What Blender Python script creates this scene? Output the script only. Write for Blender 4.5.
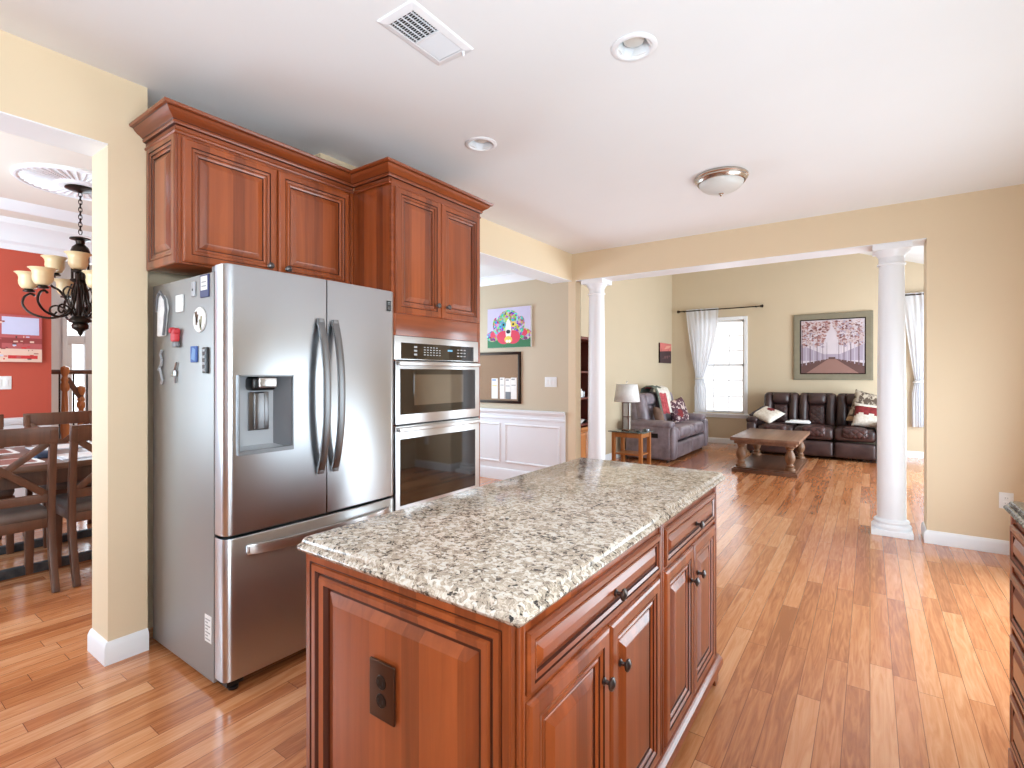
import bpy, bmesh, math, random
from mathutils import Vector, Matrix
random.seed(7)
PI = math.pi
S = bpy.context.scene
COL = S.collection
for o in list(bpy.data.objects): bpy.data.objects.remove(o)

# ------------------------------------------------------------ camera
cam = bpy.data.cameras.new('camera'); cam_o = bpy.data.objects.new('camera', cam); COL.objects.link(cam_o)
cam.sensor_fit = 'HORIZONTAL'; cam.sensor_width = 36.0; cam.lens = 505.0/1024*36
cam.shift_y = -9.5/1024
cam.clip_start = 0.05
YAW = math.atan2(358, 505)
cam_o.location = (0, 0, 1.34); cam_o.rotation_euler = (PI/2, 0, YAW)
S.camera = cam_o

# ------------------------------------------------------------ world, daylight and added fill lights, exposure
w = bpy.data.worlds.new('World'); S.world = w; w.use_nodes = True
bgn = w.node_tree.nodes['Background']
bgn.inputs[0].default_value = (0.93, 0.97, 1.0, 1); bgn.inputs[1].default_value = 1.6
S.view_settings.view_transform = 'Standard'; S.view_settings.look = 'None'
S.view_settings.gamma = 1.0; S.view_settings.exposure = 0.68
S.view_settings.use_curve_mapping = False
def area(name, loc, direction, sx, sy, power, col=(1, 0.985, 0.96)):
    l = bpy.data.lights.new(name, 'AREA'); l.shape = 'RECTANGLE'; l.size = sx; l.size_y = sy
    l.energy = power; l.color = col
    o = bpy.data.objects.new(name, l); COL.objects.link(o); o.location = loc
    o.rotation_euler = Vector(direction).to_track_quat('-Z', 'Y').to_euler()
    return o
COOL = (.74, .89, 1.0)
area('fill_kitchen_back', (-0.9, -2.5, 1.5), (0, 1, .9), 2.6, 1.7, 12, COOL)  # fill light added behind the camera; the back wall has no window
area('daylight_patio_door', (1.0, 3.55, 1.1), (-1, 0, .15), 1.9, 2.0, 52, COOL)
area('daylight_kitchen_side_window', (1.0, -.4, 1.55), (-1, 0, .8), 2.4, 1.2, 126, COOL)
area('daylight_living_side_window', (2.15, 7.9, 1.35), (-1, 0, .1), 3.4, 2.1, 215, COOL)
area('daylight_dining_window', (-4.7, -1.15, 1.5), (0, 1, .15), 2.0, 1.6, 78, (.66, .86, 1.0))
area('fill_hall', (-5.15, 4.0, 1.5), (1, 0, .1), 1.4, 1.4, 40, (.60, .83, 1.0))  # added fill for the hall, in front of a solid unseen wall
area('daylight_foyer_door', (-8.5, 2.9, 1.5), (1, 0, 0), 1.6, 2.0, 40, COOL)

# ------------------------------------------------------------ node materials
def lin(c):
    return tuple((x/255/12.92 if x/255 <= .04045 else ((x/255+.055)/1.055)**2.4) for x in c)
class NT:
    def __init__(s, name):
        s.m = bpy.data.materials.new(name); s.m.use_nodes = True
        s.t = s.m.node_tree; s.b = s.t.nodes['Principled BSDF']; s.oc = None
    def n(s, typ, **kw):
        nd = s.t.nodes.new(typ)
        for k, v in kw.items():
            if k.startswith('i_'):
                key = k[2:]; key = int(key) if key.isdigit() else key.replace('_', ' ')
                s.put(nd.inputs[key], v)
            else: setattr(nd, k, v)
        return nd
    def put(s, inp, v):
        if isinstance(v, bpy.types.NodeSocket): s.t.links.new(v, inp)
        elif isinstance(v, (tuple, list)) and len(v) == 3 and inp.type == 'RGBA': inp.default_value = (*v, 1)
        else: inp.default_value = v
    def math(s, op, a, b=0.0, c=0.0):
        nd = s.n('ShaderNodeMath', operation=op); s.put(nd.inputs[0], a); s.put(nd.inputs[1], b); s.put(nd.inputs[2], c)
        return nd.outputs[0]
    def obj(s):
        if not s.oc: s.oc = s.n('ShaderNodeTexCoord').outputs['Object']
        return s.oc
    def map(s, scale, vec=None, loc=(0, 0, 0), rot=(0, 0, 0)):
        nd = s.n('ShaderNodeMapping'); s.put(nd.inputs[0], vec or s.obj())
        nd.inputs['Scale'].default_value = scale; nd.inputs['Location'].default_value = loc; nd.inputs['Rotation'].default_value = rot
        return nd.outputs[0]
    def noise(s, vec, scale=1.0, detail=3, rough=.55, dist=0.0):
        nd = s.n('ShaderNodeTexNoise'); s.put(nd.inputs['Vector'], vec)
        nd.inputs['Scale'].default_value = scale; nd.inputs['Detail'].default_value = detail
        nd.inputs['Roughness'].default_value = rough; nd.inputs['Distortion'].default_value = dist
        return nd.outputs[0]
    def ramp(s, fac, stops, interp='LINEAR'):
        nd = s.n('ShaderNodeValToRGB'); s.put(nd.inputs[0], fac); r = nd.color_ramp; r.interpolation = interp
        while len(r.elements) < len(stops): r.elements.new(.5)
        for e, (p, c) in zip(r.elements, stops): e.position = p; e.color = (*c, 1) if len(c) == 3 else c
        return nd.outputs[0]
    def mix(s, fac, a, b, mode='MIX'):
        nd = s.n('ShaderNodeMix', data_type='RGBA', blend_type=mode)
        s.put(nd.inputs[0], fac); s.put(nd.inputs[6], a); s.put(nd.inputs[7], b)
        return nd.outputs[2]
    def set(s, **kw):
        for k, v in kw.items(): s.put(s.b.inputs[k.replace('_', ' ')], v)
        return s
    def bump(s, h, strength=.2, dist=.005):
        nd = s.n('ShaderNodeBump'); nd.inputs['Strength'].default_value = strength; nd.inputs['Distance'].default_value = dist
        s.put(nd.inputs['Height'], h); s.t.links.new(nd.outputs[0], s.b.inputs['Normal'])
M = {}
def simple(name, rgb, rough=.5, metal=0.0, var=.04, vs=3.0, **kw):
    t = NT(name); c = lin(rgb)
    nz = t.noise(t.map((1, 1, 1)), vs, 2)
    t.set(Base_Color=t.mix(nz, tuple(x*(1-var) for x in c), tuple(min(1, x*(1+var)) for x in c)), Roughness=rough, Metallic=metal, **kw)
    M[name] = t.m; return t
def paint(name, rgb, rough=.6):
    t = simple(name, rgb, rough, var=.02, vs=2.0); t.bump(t.noise(t.map((1, 1, 1)), 180, 2), .05, .002)
paint('wall_yellow', (229, 208, 176)); paint('wall_tan', (206, 190, 164)); paint('wall_living', (208, 190, 162))
paint('wall_red', (190, 80, 60)); paint('ceiling_white', (240, 241, 242), .8); paint('trim_white', (240, 241, 244), .35)
paint('dining_ceiling', (236, 230, 218), .8)

def wood(name, c1, c2, axis='z', rough=.3, stave=0.055, grain=1.0, coat=.5):
    t = NT(name); v = t.obj(); sp = t.n('ShaderNodeSeparateXYZ'); t.put(sp.inputs[0], v)
    x, y, z = sp.outputs
    if axis == 'z': sc = (34, 34, 1.6); across = t.math('ADD', x, y)
    elif axis == 'h': sc = (1.6, 1.6, 34); across = z
    elif axis == 'x': sc = (1.6, 34, 34); across = y
    else: sc = (34, 1.6, 34); across = x
    g = t.noise(t.map(sc), 1.0, 5, .6, .6)
    big = t.noise(t.map(tuple(q*.22 for q in sc)), 1.0, 2, .5, 1.0)
    f = t.math('ADD', t.math('MULTIPLY', g, .55*grain), t.math('MULTIPLY', big, .45))
    if stave:
        st = t.math('FLOOR', t.math('DIVIDE', across, stave))
        wn = t.n('ShaderNodeTexWhiteNoise', noise_dimensions='1D'); t.put(wn.inputs['W'], st)
        f = t.math('ADD', t.math('MULTIPLY', f, .8), t.math('MULTIPLY', wn.outputs[0], .24))
    col = t.ramp(f, [(.25, lin(c1)), (.75, lin(c2))])
    t.set(Base_Color=col, Roughness=rough, Coat_Weight=coat, Coat_Roughness=.15)
    t.bump(g, .05, .002); M[name] = t.m; return t
wood('cherry', (98, 40, 15), (172, 86, 42)); wood('cherry_rail', (102, 42, 16), (170, 84, 40), 'h', stave=0)
simple('cherry_glaze', (70, 27, 12), .4)
wood('walnut', (62, 36, 24), (112, 70, 48), 'z', .4, 0, coat=.1); wood('walnut_top', (70, 44, 32), (124, 84, 62), 'y', .35, .12, coat=.2)
wood('oak_rustic', (92, 60, 40), (150, 108, 76), 'z', .5, 0, coat=.05); wood('oak_rustic_top', (104, 72, 54), (158, 118, 94), 'y', .4, .14, coat=.1)
wood('oak_honey', (150, 84, 40), (204, 132, 72), 'z', .4, 0)
wood('mahogany', (70, 22, 14), (120, 48, 30), 'z', .4, 0)

# hardwood strip floor: boards along Y, random lengths, tone and grain per board
t = NT('hardwood'); sp = t.n('ShaderNodeSeparateXYZ'); t.put(sp.inputs[0], t.obj()); x, y, z = sp.outputs
W_, L_ = .083, .95
row = t.math('FLOOR', t.math('DIVIDE', x, W_)); fx = t.math('FRACT', t.math('DIVIDE', x, W_))
w1 = t.n('ShaderNodeTexWhiteNoise', noise_dimensions='1D'); t.put(w1.inputs['W'], row)
yy = t.math('ADD', t.math('DIVIDE', y, L_), t.math('MULTIPLY', w1.outputs[0], 13.7))
idx = t.math('FLOOR', yy); fy = t.math('FRACT', yy)
cb = t.n('ShaderNodeCombineXYZ'); t.put(cb.inputs[0], row); t.put(cb.inputs[1], idx)
w2 = t.n('ShaderNodeTexWhiteNoise', noise_dimensions='2D'); t.put(w2.inputs['Vector'], cb.outputs[0])
shift = t.n('ShaderNodeVectorMath', operation='MULTIPLY_ADD'); t.put(shift.inputs[0], w2.outputs['Color']); shift.inputs[1].default_value = (9, 9, 9); t.put(shift.inputs[2], t.obj())
g = t.noise(t.map((34, 2.6, 1), shift.outputs[0]), 1.0, 4, .55, 1.8)
f = t.math('ADD', t.math('MULTIPLY', t.math('SUBTRACT', g, .5), .85), t.math('ADD', .27, t.math('MULTIPLY', w2.outputs[0], .46)))
colr = t.ramp(f, [(.22, lin((164, 95, 55))), (.42, lin((195, 122, 75))), (.6, lin((210, 141, 94))), (.82, lin((224, 163, 118)))])
ex = t.math('MINIMUM', fx, t.math('SUBTRACT', 1, fx)); ey = t.math('MULTIPLY', t.math('MINIMUM', fy, t.math('SUBTRACT', 1, fy)), L_/W_)
edge = t.math('LESS_THAN', t.math('MINIMUM', ex, ey), .012)
t.set(Base_Color=t.mix(edge, colr, lin((112, 60, 34))), Roughness=t.math('ADD', .13, t.math('MULTIPLY', g, .14)), Specular_IOR_Level=.6, Coat_Weight=.4, Coat_Roughness=.14, Coat_IOR=1.5)
t.bump(t.math('ADD', t.math('MULTIPLY', edge, -1), t.math('MULTIPLY', t.noise(t.map((6, 3, 1)), 1, 2), .5)), .12, .003)
M['hardwood'] = t.m

# speckled granite
def granite(name, tones, scale=85):
    t = NT(name)
    nv = t.n('ShaderNodeTexNoise'); t.put(nv.inputs['Vector'], t.obj()); nv.inputs['Scale'].default_value = 55
    wv = t.n('ShaderNodeVectorMath', operation='MULTIPLY_ADD'); t.put(wv.inputs[0], nv.outputs['Color']); wv.inputs[1].default_value = (.022,)*3; t.put(wv.inputs[2], t.obj())
    v1 = t.n('ShaderNodeTexVoronoi'); t.put(v1.inputs['Vector'], wv.outputs[0]); v1.inputs['Scale'].default_value = scale
    v2 = t.n('ShaderNodeTexVoronoi'); t.put(v2.inputs['Vector'], wv.outputs[0]); v2.inputs['Scale'].default_value = scale*2.3
    s1 = t.n('ShaderNodeSeparateColor'); t.put(s1.inputs[0], v1.outputs['Color'])
    s2 = t.n('ShaderNodeSeparateColor'); t.put(s2.inputs[0], v2.outputs['Color'])
    big = t.noise(t.map((1, 1, 1)), 13, 4)
    f = t.math('ADD', t.math('MULTIPLY', s1.outputs[0], .62), t.math('MULTIPLY', s2.outputs[0], .30))
    f = t.math('ADD', f, t.math('MULTIPLY', t.math('SUBTRACT', big, .46), .75))
    fine = t.noise(t.map((1, 1, 1)), 240, 2)
    c = t.ramp(f, tones)
    t.set(Base_Color=t.mix(t.math('MULTIPLY', fine, .35), c, lin((190, 172, 156)), 'MULTIPLY'), Roughness=.12, Specular_IOR_Level=.5)
    M[name] = t.m
granite('granite', [(.04, lin((48, 46, 46))), (.15, lin((92, 84, 78))), (.25, lin((150, 134, 120))), (.34, lin((196, 182, 164))), (.44, lin((164, 150, 136))), (.56, lin((206, 190, 172))), (.72, lin((224, 216, 204))), (.95, lin((222, 220, 216)))], 105)
granite('granite_dark', [(.1, lin((30, 34, 34))), (.35, lin((84, 88, 84))), (.6, lin((128, 126, 116))), (.85, lin((168, 164, 150)))])

def steel(name, rgb, rough, stretch=(2, 2, 260)):
    t = NT(name); nz = t.noise(t.map(stretch), 1, 2)
    t.set(Base_Color=lin(rgb), Metallic=1.0, Roughness=rough, Anisotropic=.8, Anisotropic_Rotation=.25)
    M[name] = t.m
steel('steel', (198, 202, 206), .28); steel('steel_bright', (206, 206, 206), .3); steel('steel_dark', (128, 128, 130), .28); steel('steel_handle', (136, 137, 139), .34)
simple('fridge_side', (150, 148, 145), .42, .3, .03, 1.5)
simple('nickel', (200, 190, 180), .25, 1.0); simple('bronze', (48, 38, 32), .35, .85); simple('pewter', (104, 98, 96), .3, .9); simple('bronze_plate', (84, 58, 44), .35, .8)
simple('iron', (52, 44, 40), .5, .6); simple('black_plastic', (18, 18, 20), .35); simple('black_glass', (12, 11, 11), .04, 0, 0, IOR=2.0)
simple('tinted_glass', (52, 44, 36), .05, 0, 0, IOR=3.2); simple('window_screen', (176, 172, 150), .12, 0, .02)
simple('white_plastic', (242, 242, 240), .35); simple('grey_plastic', (168, 170, 174), .35); simple('mid_grey', (112, 114, 118), .4)
simple('frosted_glass', (240, 240, 236), .3, Transmission_Weight=.25); simple('lamp_lens', (214, 212, 206), .3)
simple('amber_glass', (236, 206, 160), .35, 0, .12, 9, Transmission_Weight=.2, Subsurface_Weight=0.0)
simple('lamp_core', (196, 190, 184), .35); simple('vent_dark', (40, 36, 34), .7); simple('display_blue', (120, 190, 220), .3); simple('legend_grey', (166, 166, 164), .5)
t = NT('clear_glass'); t.set(Base_Color=(1, 1, 1), Roughness=.02, Transmission_Weight=1.0, IOR=1.15); M['clear_glass'] = t.m
t = NT('table_glass'); t.set(Base_Color=lin((150, 170, 165)), Roughness=.03, Transmission_Weight=.75, IOR=1.4); M['table_glass'] = t.m
def leather(name, c1, c2, rough=.36, quilt=False):
    t = NT(name); nz = t.noise(t.map((1, 1, 1)), 5, 4); col = t.ramp(nz, [(.3, lin(c1)), (.7, lin(c2))])
    h = t.noise(t.map((1, 1, 1)), 120, 2)
    if quilt:
        sp = t.n('ShaderNodeSeparateXYZ'); t.put(sp.inputs[0], t.obj()); x, y, z = sp.outputs
        q = t.math('ADD', y, z); k = PI/.11
        a = t.math('ABSOLUTE', t.math('SINE', t.math('MULTIPLY', t.math('ADD', x, q), k)))
        b = t.math('ABSOLUTE', t.math('SINE', t.math('MULTIPLY', t.math('SUBTRACT', x, q), k)))
        d = t.math('POWER', t.math('MINIMUM', a, b), .5)
        col = t.mix(t.math('LESS_THAN', d, .42), col, lin((34, 20, 20)))
        h = t.math('ADD', t.math('MULTIPLY', d, 6), h)
        t.bump(h, .3, .006)
    else: t.bump(h, .12, .002)
    t.set(Base_Color=col, Roughness=rough); M[name] = t.m
leather('leather_brown', (46, 30, 30), (78, 56, 54)); leather('leather_quilt', (54, 32, 32), (88, 58, 56), .36, True)
leather('leather_plum', (104, 91, 98), (156, 142, 149), .40); leather('leather_seat', (74, 62, 58), (112, 98, 92), .45)
def fabric(name, c1, c2, scale=6, rough=.85, thr=None):
    t = NT(name); nz = t.noise(t.map((1, 1, 1)), scale, 4, .6)
    a, b = (.35, .65) if thr is None else (thr-.02, thr+.02)
    t.set(Base_Color=t.ramp(nz, [(a, lin(c1)), (b, lin(c2))]), Roughness=rough)
    t.bump(t.noise(t.map((1, 1, 1)), 200, 2), .2, .003); M[name] = t.m
fabric('fabric_red', (150, 40, 48), (206, 92, 96), 18); fabric('fabric_cream', (214, 204, 190), (240, 234, 224), 20); fabric('fabric_green', (74, 82, 74), (118, 124, 112), 16)
fabric('fabric_brown', (96, 70, 58), (136, 104, 86)); fabric('fabric_floral', (92, 56, 66), (214, 192, 186), 16, thr=.55); fabric('fabric_camo', (84, 68, 56), (178, 164, 146), 11, thr=.5)
fabric('fabric_tan', (176, 140, 104), (206, 176, 140)); fabric('fabric_wine', (110, 28, 34), (150, 50, 52), 14); fabric('fabric_charcoal', (52, 50, 58), (84, 80, 88), 10)
fabric('linen_white', (226, 226, 226), (244, 243, 240), 30); fabric('shade_linen', (236, 235, 234), (246, 245, 243), 40); fabric('rug_dark', (52, 50, 52), (78, 74, 74), 20); fabric('rug_pale', (190, 194, 200), (214, 216, 220), 8)
fabric('cork', (140, 112, 88), (168, 138, 110), 90)
t = NT('sheer'); tr = t.n('ShaderNodeBsdfTranslucent'); tr.inputs[0].default_value = (.88, .89, .93, 1); df = t.n('ShaderNodeBsdfDiffuse'); df.inputs[0].default_value = (.86, .87, .91, 1)
tp = t.n('ShaderNodeBsdfTransparent'); mx = t.n('ShaderNodeMixShader'); mx.inputs[0].default_value = .45; t.t.links.new(df.outputs[0], mx.inputs[1]); t.t.links.new(tr.outputs[0], mx.inputs[2])
m2 = t.n('ShaderNodeMixShader'); m2.inputs[0].default_value = .03; t.t.links.new(mx.outputs[0], m2.inputs[1]); t.t.links.new(tp.outputs[0], m2.inputs[2])
t.t.links.new(m2.outputs[0], t.t.nodes['Material Output'].inputs[0]); M['sheer'] = t.m
# outside: white clapboard siding of the neighbouring house
t = NT('siding'); sp = t.n('ShaderNodeSeparateXYZ'); t.put(sp.inputs[0], t.obj()); fr = t.math('FRACT', t.math('DIVIDE', sp.outputs[2], .12))
t.set(Base_Color=t.mix(t.math('LESS_THAN', fr, .12), lin((244, 244, 246)), lin((214, 214, 220))), Roughness=.6); M['siding'] = t.m
def flat(name, rgb, rough=.6): 
    if name not in M: simple(name, rgb, rough, var=.06, vs=12)
    return name
t = NT('mosaic'); v1 = t.n('ShaderNodeTexVoronoi'); t.put(v1.inputs['Vector'], t.obj()); v1.inputs['Scale'].default_value = 40
hs = t.n('ShaderNodeHueSaturation'); t.put(hs.inputs['Color'], v1.outputs['Color']); hs.inputs['Saturation'].default_value = 1.1; hs.inputs['Value'].default_value = .75
t.set(Base_Color=hs.outputs[0], Roughness=.5); M['mosaic'] = t.m

# ------------------------------------------------------------ mesh building helpers
class MB:
    def __init__(s): s.v = []; s.f = []; s.mi = []; s.M = Matrix()
    def xf(s, m): s.M = m; return s
    def add(s, verts, faces, m=0):
        b = len(s.v); s.v += [s.M @ Vector(p) for p in verts]
        flip = s.M.determinant() < 0
        for f in faces: s.f.append([b+i for i in (reversed(f) if flip else f)]); s.mi.append(m)
        return s
    def box(s, x0, x1, y0, y1, z0, z1, m=0):
        v = [(x0, y0, z0), (x1, y0, z0), (x1, y1, z0), (x0, y1, z0), (x0, y0, z1), (x1, y0, z1), (x1, y1, z1), (x0, y1, z1)]
        return s.add(v, [(3, 2, 1, 0), (4, 5, 6, 7), (0, 1, 5, 4), (1, 2, 6, 5), (2, 3, 7, 6), (3, 0, 4, 7)], m)
    def lathe(s, prof, c=(0, 0, 0), n=20, m=0, cap=True):
        v = []; f = []
        for (r, z) in prof:
            for k in range(n): a = 2*PI*k/n; v.append((c[0]+r*math.cos(a), c[1]+r*math.sin(a), c[2]+z))
        for i in range(len(prof)-1):
            for k in range(n): k2 = (k+1) % n; f.append((i*n+k, i*n+k2, (i+1)*n+k2, (i+1)*n+k))
        if cap:
            f.append(tuple(reversed(range(n)))); f.append(tuple(range((len(prof)-1)*n, len(prof)*n)))
        return s.add(v, f, m)
    def tube(s, pts, r, n=8, m=0, closed=False, cap=True):
        pts = [Vector(p) for p in pts]; N = len(pts); R = r if isinstance(r, (list, tuple)) else [r]*N
        v = []; f = []; up = None
        for i, p in enumerate(pts):
            if closed: d = pts[(i+1) % N]-pts[i-1]
            else: d = pts[min(i+1, N-1)]-pts[max(i-1, 0)]
            d.normalize()
            if up is None:
                up = d.orthogonal().normalized()
            up = (up-d*up.dot(d)).normalized(); sd = d.cross(up)
            for k in range(n): a = 2*PI*k/n; v.append(p+(up*math.cos(a)+sd*math.sin(a))*R[i])
        L = N if closed else N-1
        for i in range(L):
            j = (i+1) % N
            for k in range(n): k2 = (k+1) % n; f.append((i*n+k, i*n+k2, j*n+k2, j*n+k))
        if cap and not closed: f.append(tuple(reversed(range(n)))); f.append(tuple(range((N-1)*n, N*n)))
        return s.add(v, f, m)
    def strip(s, pts, wid, thk, side, m=0):
        """rectangular bar along pts; `side` is the width direction"""
        pts = [Vector(p) for p in pts]; N = len(pts); sd = Vector(side).normalized(); v = []; f = []
        for i, p in enumerate(pts):
            d = (pts[min(i+1, N-1)]-pts[max(i-1, 0)]).normalized(); nn = d.cross(sd).normalized()
            wd = wid[i] if isinstance(wid, (list, tuple)) else wid; tk = thk[i] if isinstance(thk, (list, tuple)) else thk
            for a, b in ((-1, -1), (1, -1), (1, 1), (-1, 1)): v.append(p+sd*a*wd/2+nn*b*tk/2)
        for i in range(N-1):
            for k in range(4): k2 = (k+1) % 4; f.append((i*4+k, i*4+k2, i*4+4+k2, i*4+4+k))
        f.append((3, 2, 1, 0)); f.append(tuple(range((N-1)*4, N*4)))
        return s.add(v, f, m)
    def sweep(s, path, prof, m=0, closed=False):
        """profile [(out, z)] swept along an xy path with mitred corners; out = right-hand side of travel"""
        P = [Vector(p).to_2d() for p in path]; N = len(P); v = []; f = []; K = len(prof); fm = []
        ms = [q[2] if len(q) > 2 else m for q in prof]; prof = [q[:2] for q in prof]
        for i in range(N):
            segs = []
            if i > 0 or closed: segs.append((P[i]-P[i-1]).normalized())
            if i < N-1 or closed: segs.append((P[(i+1) % N]-P[i]).normalized())
            ns = [Vector((d.y, -d.x)) for d in segs]
            mt = sum(ns, Vector((0, 0))); mt = mt/mt.length
            k = 1/max(.2, mt.dot(ns[0]))
            for (o, z) in prof: q = P[i]+mt*o*k; v.append((q.x, q.y, z))
        for i in range(N if closed else N-1):
            j = (i+1) % N
            for k in range(K-1): f.append((i*K+k, i*K+k+1, j*K+k+1, j*K+k)); fm.append(ms[k+1])
        if not closed: f.append(tuple(range(K))); f.append(tuple(reversed(range((N-1)*K, N*K)))); fm += [m, m]
        b = len(s.v); s.add(v, f, m); s.mi[len(s.mi)-len(f):] = fm
        return s
    def prism(s, poly, y0, y1, m=0):
        """polygon in xz extruded along y"""
        n = len(poly); v = [(x, y0, z) for x, z in poly]+[(x, y1, z) for x, z in poly]
        f = [tuple(range(n)), tuple(reversed(range(n, 2*n)))]+[((k+1) % n, k, n+k, n+(k+1) % n) for k in range(n)]
        return s.add(v, f, m)
    def prismz(s, poly, z0, z1, m=0):
        n = len(poly); v = [(x, y, z0) for x, y in poly]+[(x, y, z1) for x, y in poly]
        f = [tuple(reversed(range(n))), tuple(range(n, 2*n))]+[(k, (k+1) % n, n+(k+1) % n, n+k) for k in range(n)]
        return s.add(v, f, m)
    def panel(s, x0, z0, w, h, t, prof, y=0.0):
        """raised-panel board facing -Y: prof = [(inset, y offset, material)] rings from the edge to the flat centre"""
        v = [(x0, y+t, z0), (x0+w, y+t, z0), (x0+w, y+t, z0+h), (x0, y+t, z0+h)]; f = []; ms = []
        for (i, d, m) in prof:
            v += [(x0+i, y+d, z0+i), (x0+w-i, y+d, z0+i), (x0+w-i, y+d, z0+h-i), (x0+i, y+d, z0+h-i)]
        for r in range(len(prof)):
            for k in range(4): k2 = (k+1) % 4; f.append((r*4+k, r*4+k2, r*4+4+k2, r*4+4+k)); ms.append(prof[r][2])
        f.append(tuple(range(len(prof)*4, len(prof)*4+4))); ms.append(prof[-1][2]); f.append((3, 2, 1, 0)); ms.append(prof[0][2])
        b = len(s.v); s.v += [s.M @ Vector(p) for p in v]
        for q, m in zip(f, ms): s.f.append([b+i for i in q]); s.mi.append(m)
        return s
    def rbox(s, c, size, r, puff=0.0, axis=2, m=0, seg=3, mid=4):
        """rounded, slightly puffed cushion box"""
        h = [q/2 for q in size]; r = min(r, *[q*.98 for q in h])
        def samples(k):
            e = [-(h[k])+r*(1-math.cos(PI/2*i/seg)) for i in range(seg)]
            inn = h[k]-r
            mm = [-inn+2*inn*i/mid for i in range(mid+1)]
            return e+mm+[-q for q in reversed(e)]
        sm = [samples(k) for k in range(3)]; idx = {}; v = []; f = []
        def vert(p):
            key = tuple(round(q, 5) for q in p)
            if key in idx: return idx[key]
            inner = [max(-(h[k]-r), min(h[k]-r, p[k])) for k in range(3)]
            d = Vector([p[k]-inner[k] for k in range(3)])
            q = Vector(inner)+(d.normalized()*r if d.length > 1e-9 else Vector())
            if puff:
                o = [k for k in range(3) if k != axis]
                wgt = (1-(q[o[0]]/h[o[0]])**2)*(1-(q[o[1]]/h[o[1]])**2)
                q[axis] += puff*max(0, wgt)*(q[axis]/h[axis])
            idx[key] = len(v); v.append(q+Vector(c)); return idx[key]
        for ax in range(3):
            a, b = [(1, 2), (2, 0), (0, 1)][ax]
            for sgn in (-1, 1):
                for i in range(len(sm[a])-1):
                    for j in range(len(sm[b])-1):
                        q = []
                        for (ii, jj) in ((i, j), (i+1, j), (i+1, j+1), (i, j+1)):
                            p = [0, 0, 0]; p[ax] = sgn*h[ax]; p[a] = sm[a][ii]; p[b] = sm[b][jj]; q.append(vert(p))
                        if len(set(q)) == 4: f.append(tuple(q if sgn > 0 else reversed(q)))
        return s.add(v, f, m)
    def pillow(s, w, h, t, mat, m=0, n=12, mf=None):
        s.xf(mat); v = []; f = []; ms = []
        for sd in (1, -1):
            for i in range(n+1):
                for j in range(n+1):
                    u = -1+2*i/n; q = -1+2*j/n
                    k = max(0, (1-u**4)*(1-q**4))**.55; sh = 1-.07*(1-abs(u)**2)*abs(q)**2
                    sw = 1-.07*(1-abs(q)**2)*abs(u)**2
                    v.append((u*w/2*sw, sd*t/2*k, q*h/2*sh))
        for sd in range(2):
            b = sd*(n+1)**2
            for i in range(n):
                for j in range(n):
                    a = b+i*(n+1)+j; q = (a, a+n+1, a+n+2, a+1)
                    f.append(tuple(reversed(q)) if sd == 0 else q)
                    ms.append(mf(-1+2*(i+.5)/n, -1+2*(j+.5)/n) if mf else m)
        for q, mm in zip(f, ms): s.add([v[k] for k in q], [(0, 1, 2, 3)], mm)
        return s.xf(Matrix())
    def build(s, name, mats, parent=None, bevel=0, smooth=30, weld=False):
        me = bpy.data.meshes.new(name); me.from_pydata([tuple(p) for p in s.v], [], s.f)
        for k in ([mats] if isinstance(mats, str) else mats): me.materials.append(M[k])
        for p, mi in zip(me.polygons, s.mi): p.material_index = mi
        bm = bmesh.new(); bm.from_mesh(me)
        if weld: bmesh.ops.remove_doubles(bm, verts=bm.verts, dist=1e-5)
        bmesh.ops.recalc_face_normals(bm, faces=bm.faces)
        if bevel:
            es = [e for e in bm.edges if len(e.link_faces) == 2 and e.calc_face_angle(0) > math.radians(50)]
            bmesh.ops.bevel(bm, geom=es, offset=bevel, segments=2, profile=.6, affect='EDGES', clamp_overlap=True)
        bm.to_mesh(me); bm.free()
        me.polygons.foreach_set('use_smooth', [True]*len(me.polygons)); me.set_sharp_from_angle(angle=math.radians(smooth))
        o = bpy.data.objects.new(name, me); COL.objects.link(o)
        if parent: o.parent = parent
        return o
def tag(o, label, cat, group=None):
    o['label'] = label; o['category'] = cat
    if group: o['group'] = group
    return o
def thing(name, label, cat, loc=(0, 0, 0), rz=0, group=None):
    o = bpy.data.objects.new(name, None); COL.objects.link(o); o.location = loc; o.rotation_euler = (0, 0, rz)
    o.empty_display_size = .1
    return tag(o, label, cat, group)
def struct(name, mb, mats, parent=None, **kw):
    o = mb.build(name, mats, parent, **kw)
    if parent is None: o['kind'] = 'structure'
    return o
def dup(o, loc, rz, label, group=None):
    r = o.copy(); COL.objects.link(r); r.location = loc; r.rotation_euler = (0, 0, rz); r['label'] = label
    if group: r['group'] = group
    for c in list(o.children):
        d = c.copy(); COL.objects.link(d); d.parent = r
        for g in c.children: e = g.copy(); COL.objects.link(e); e.parent = d
    return r
def T(x=0, y=0, z=0): return Matrix.Translation((x, y, z))
def Rz(a): return Matrix.Rotation(a, 4, 'Z')
def Rx(a): return Matrix.Rotation(a, 4, 'X')
def Ry(a): return Matrix.Rotation(a, 4, 'Y')
def setlab(o, l): o['label'] = l; return o

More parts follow.
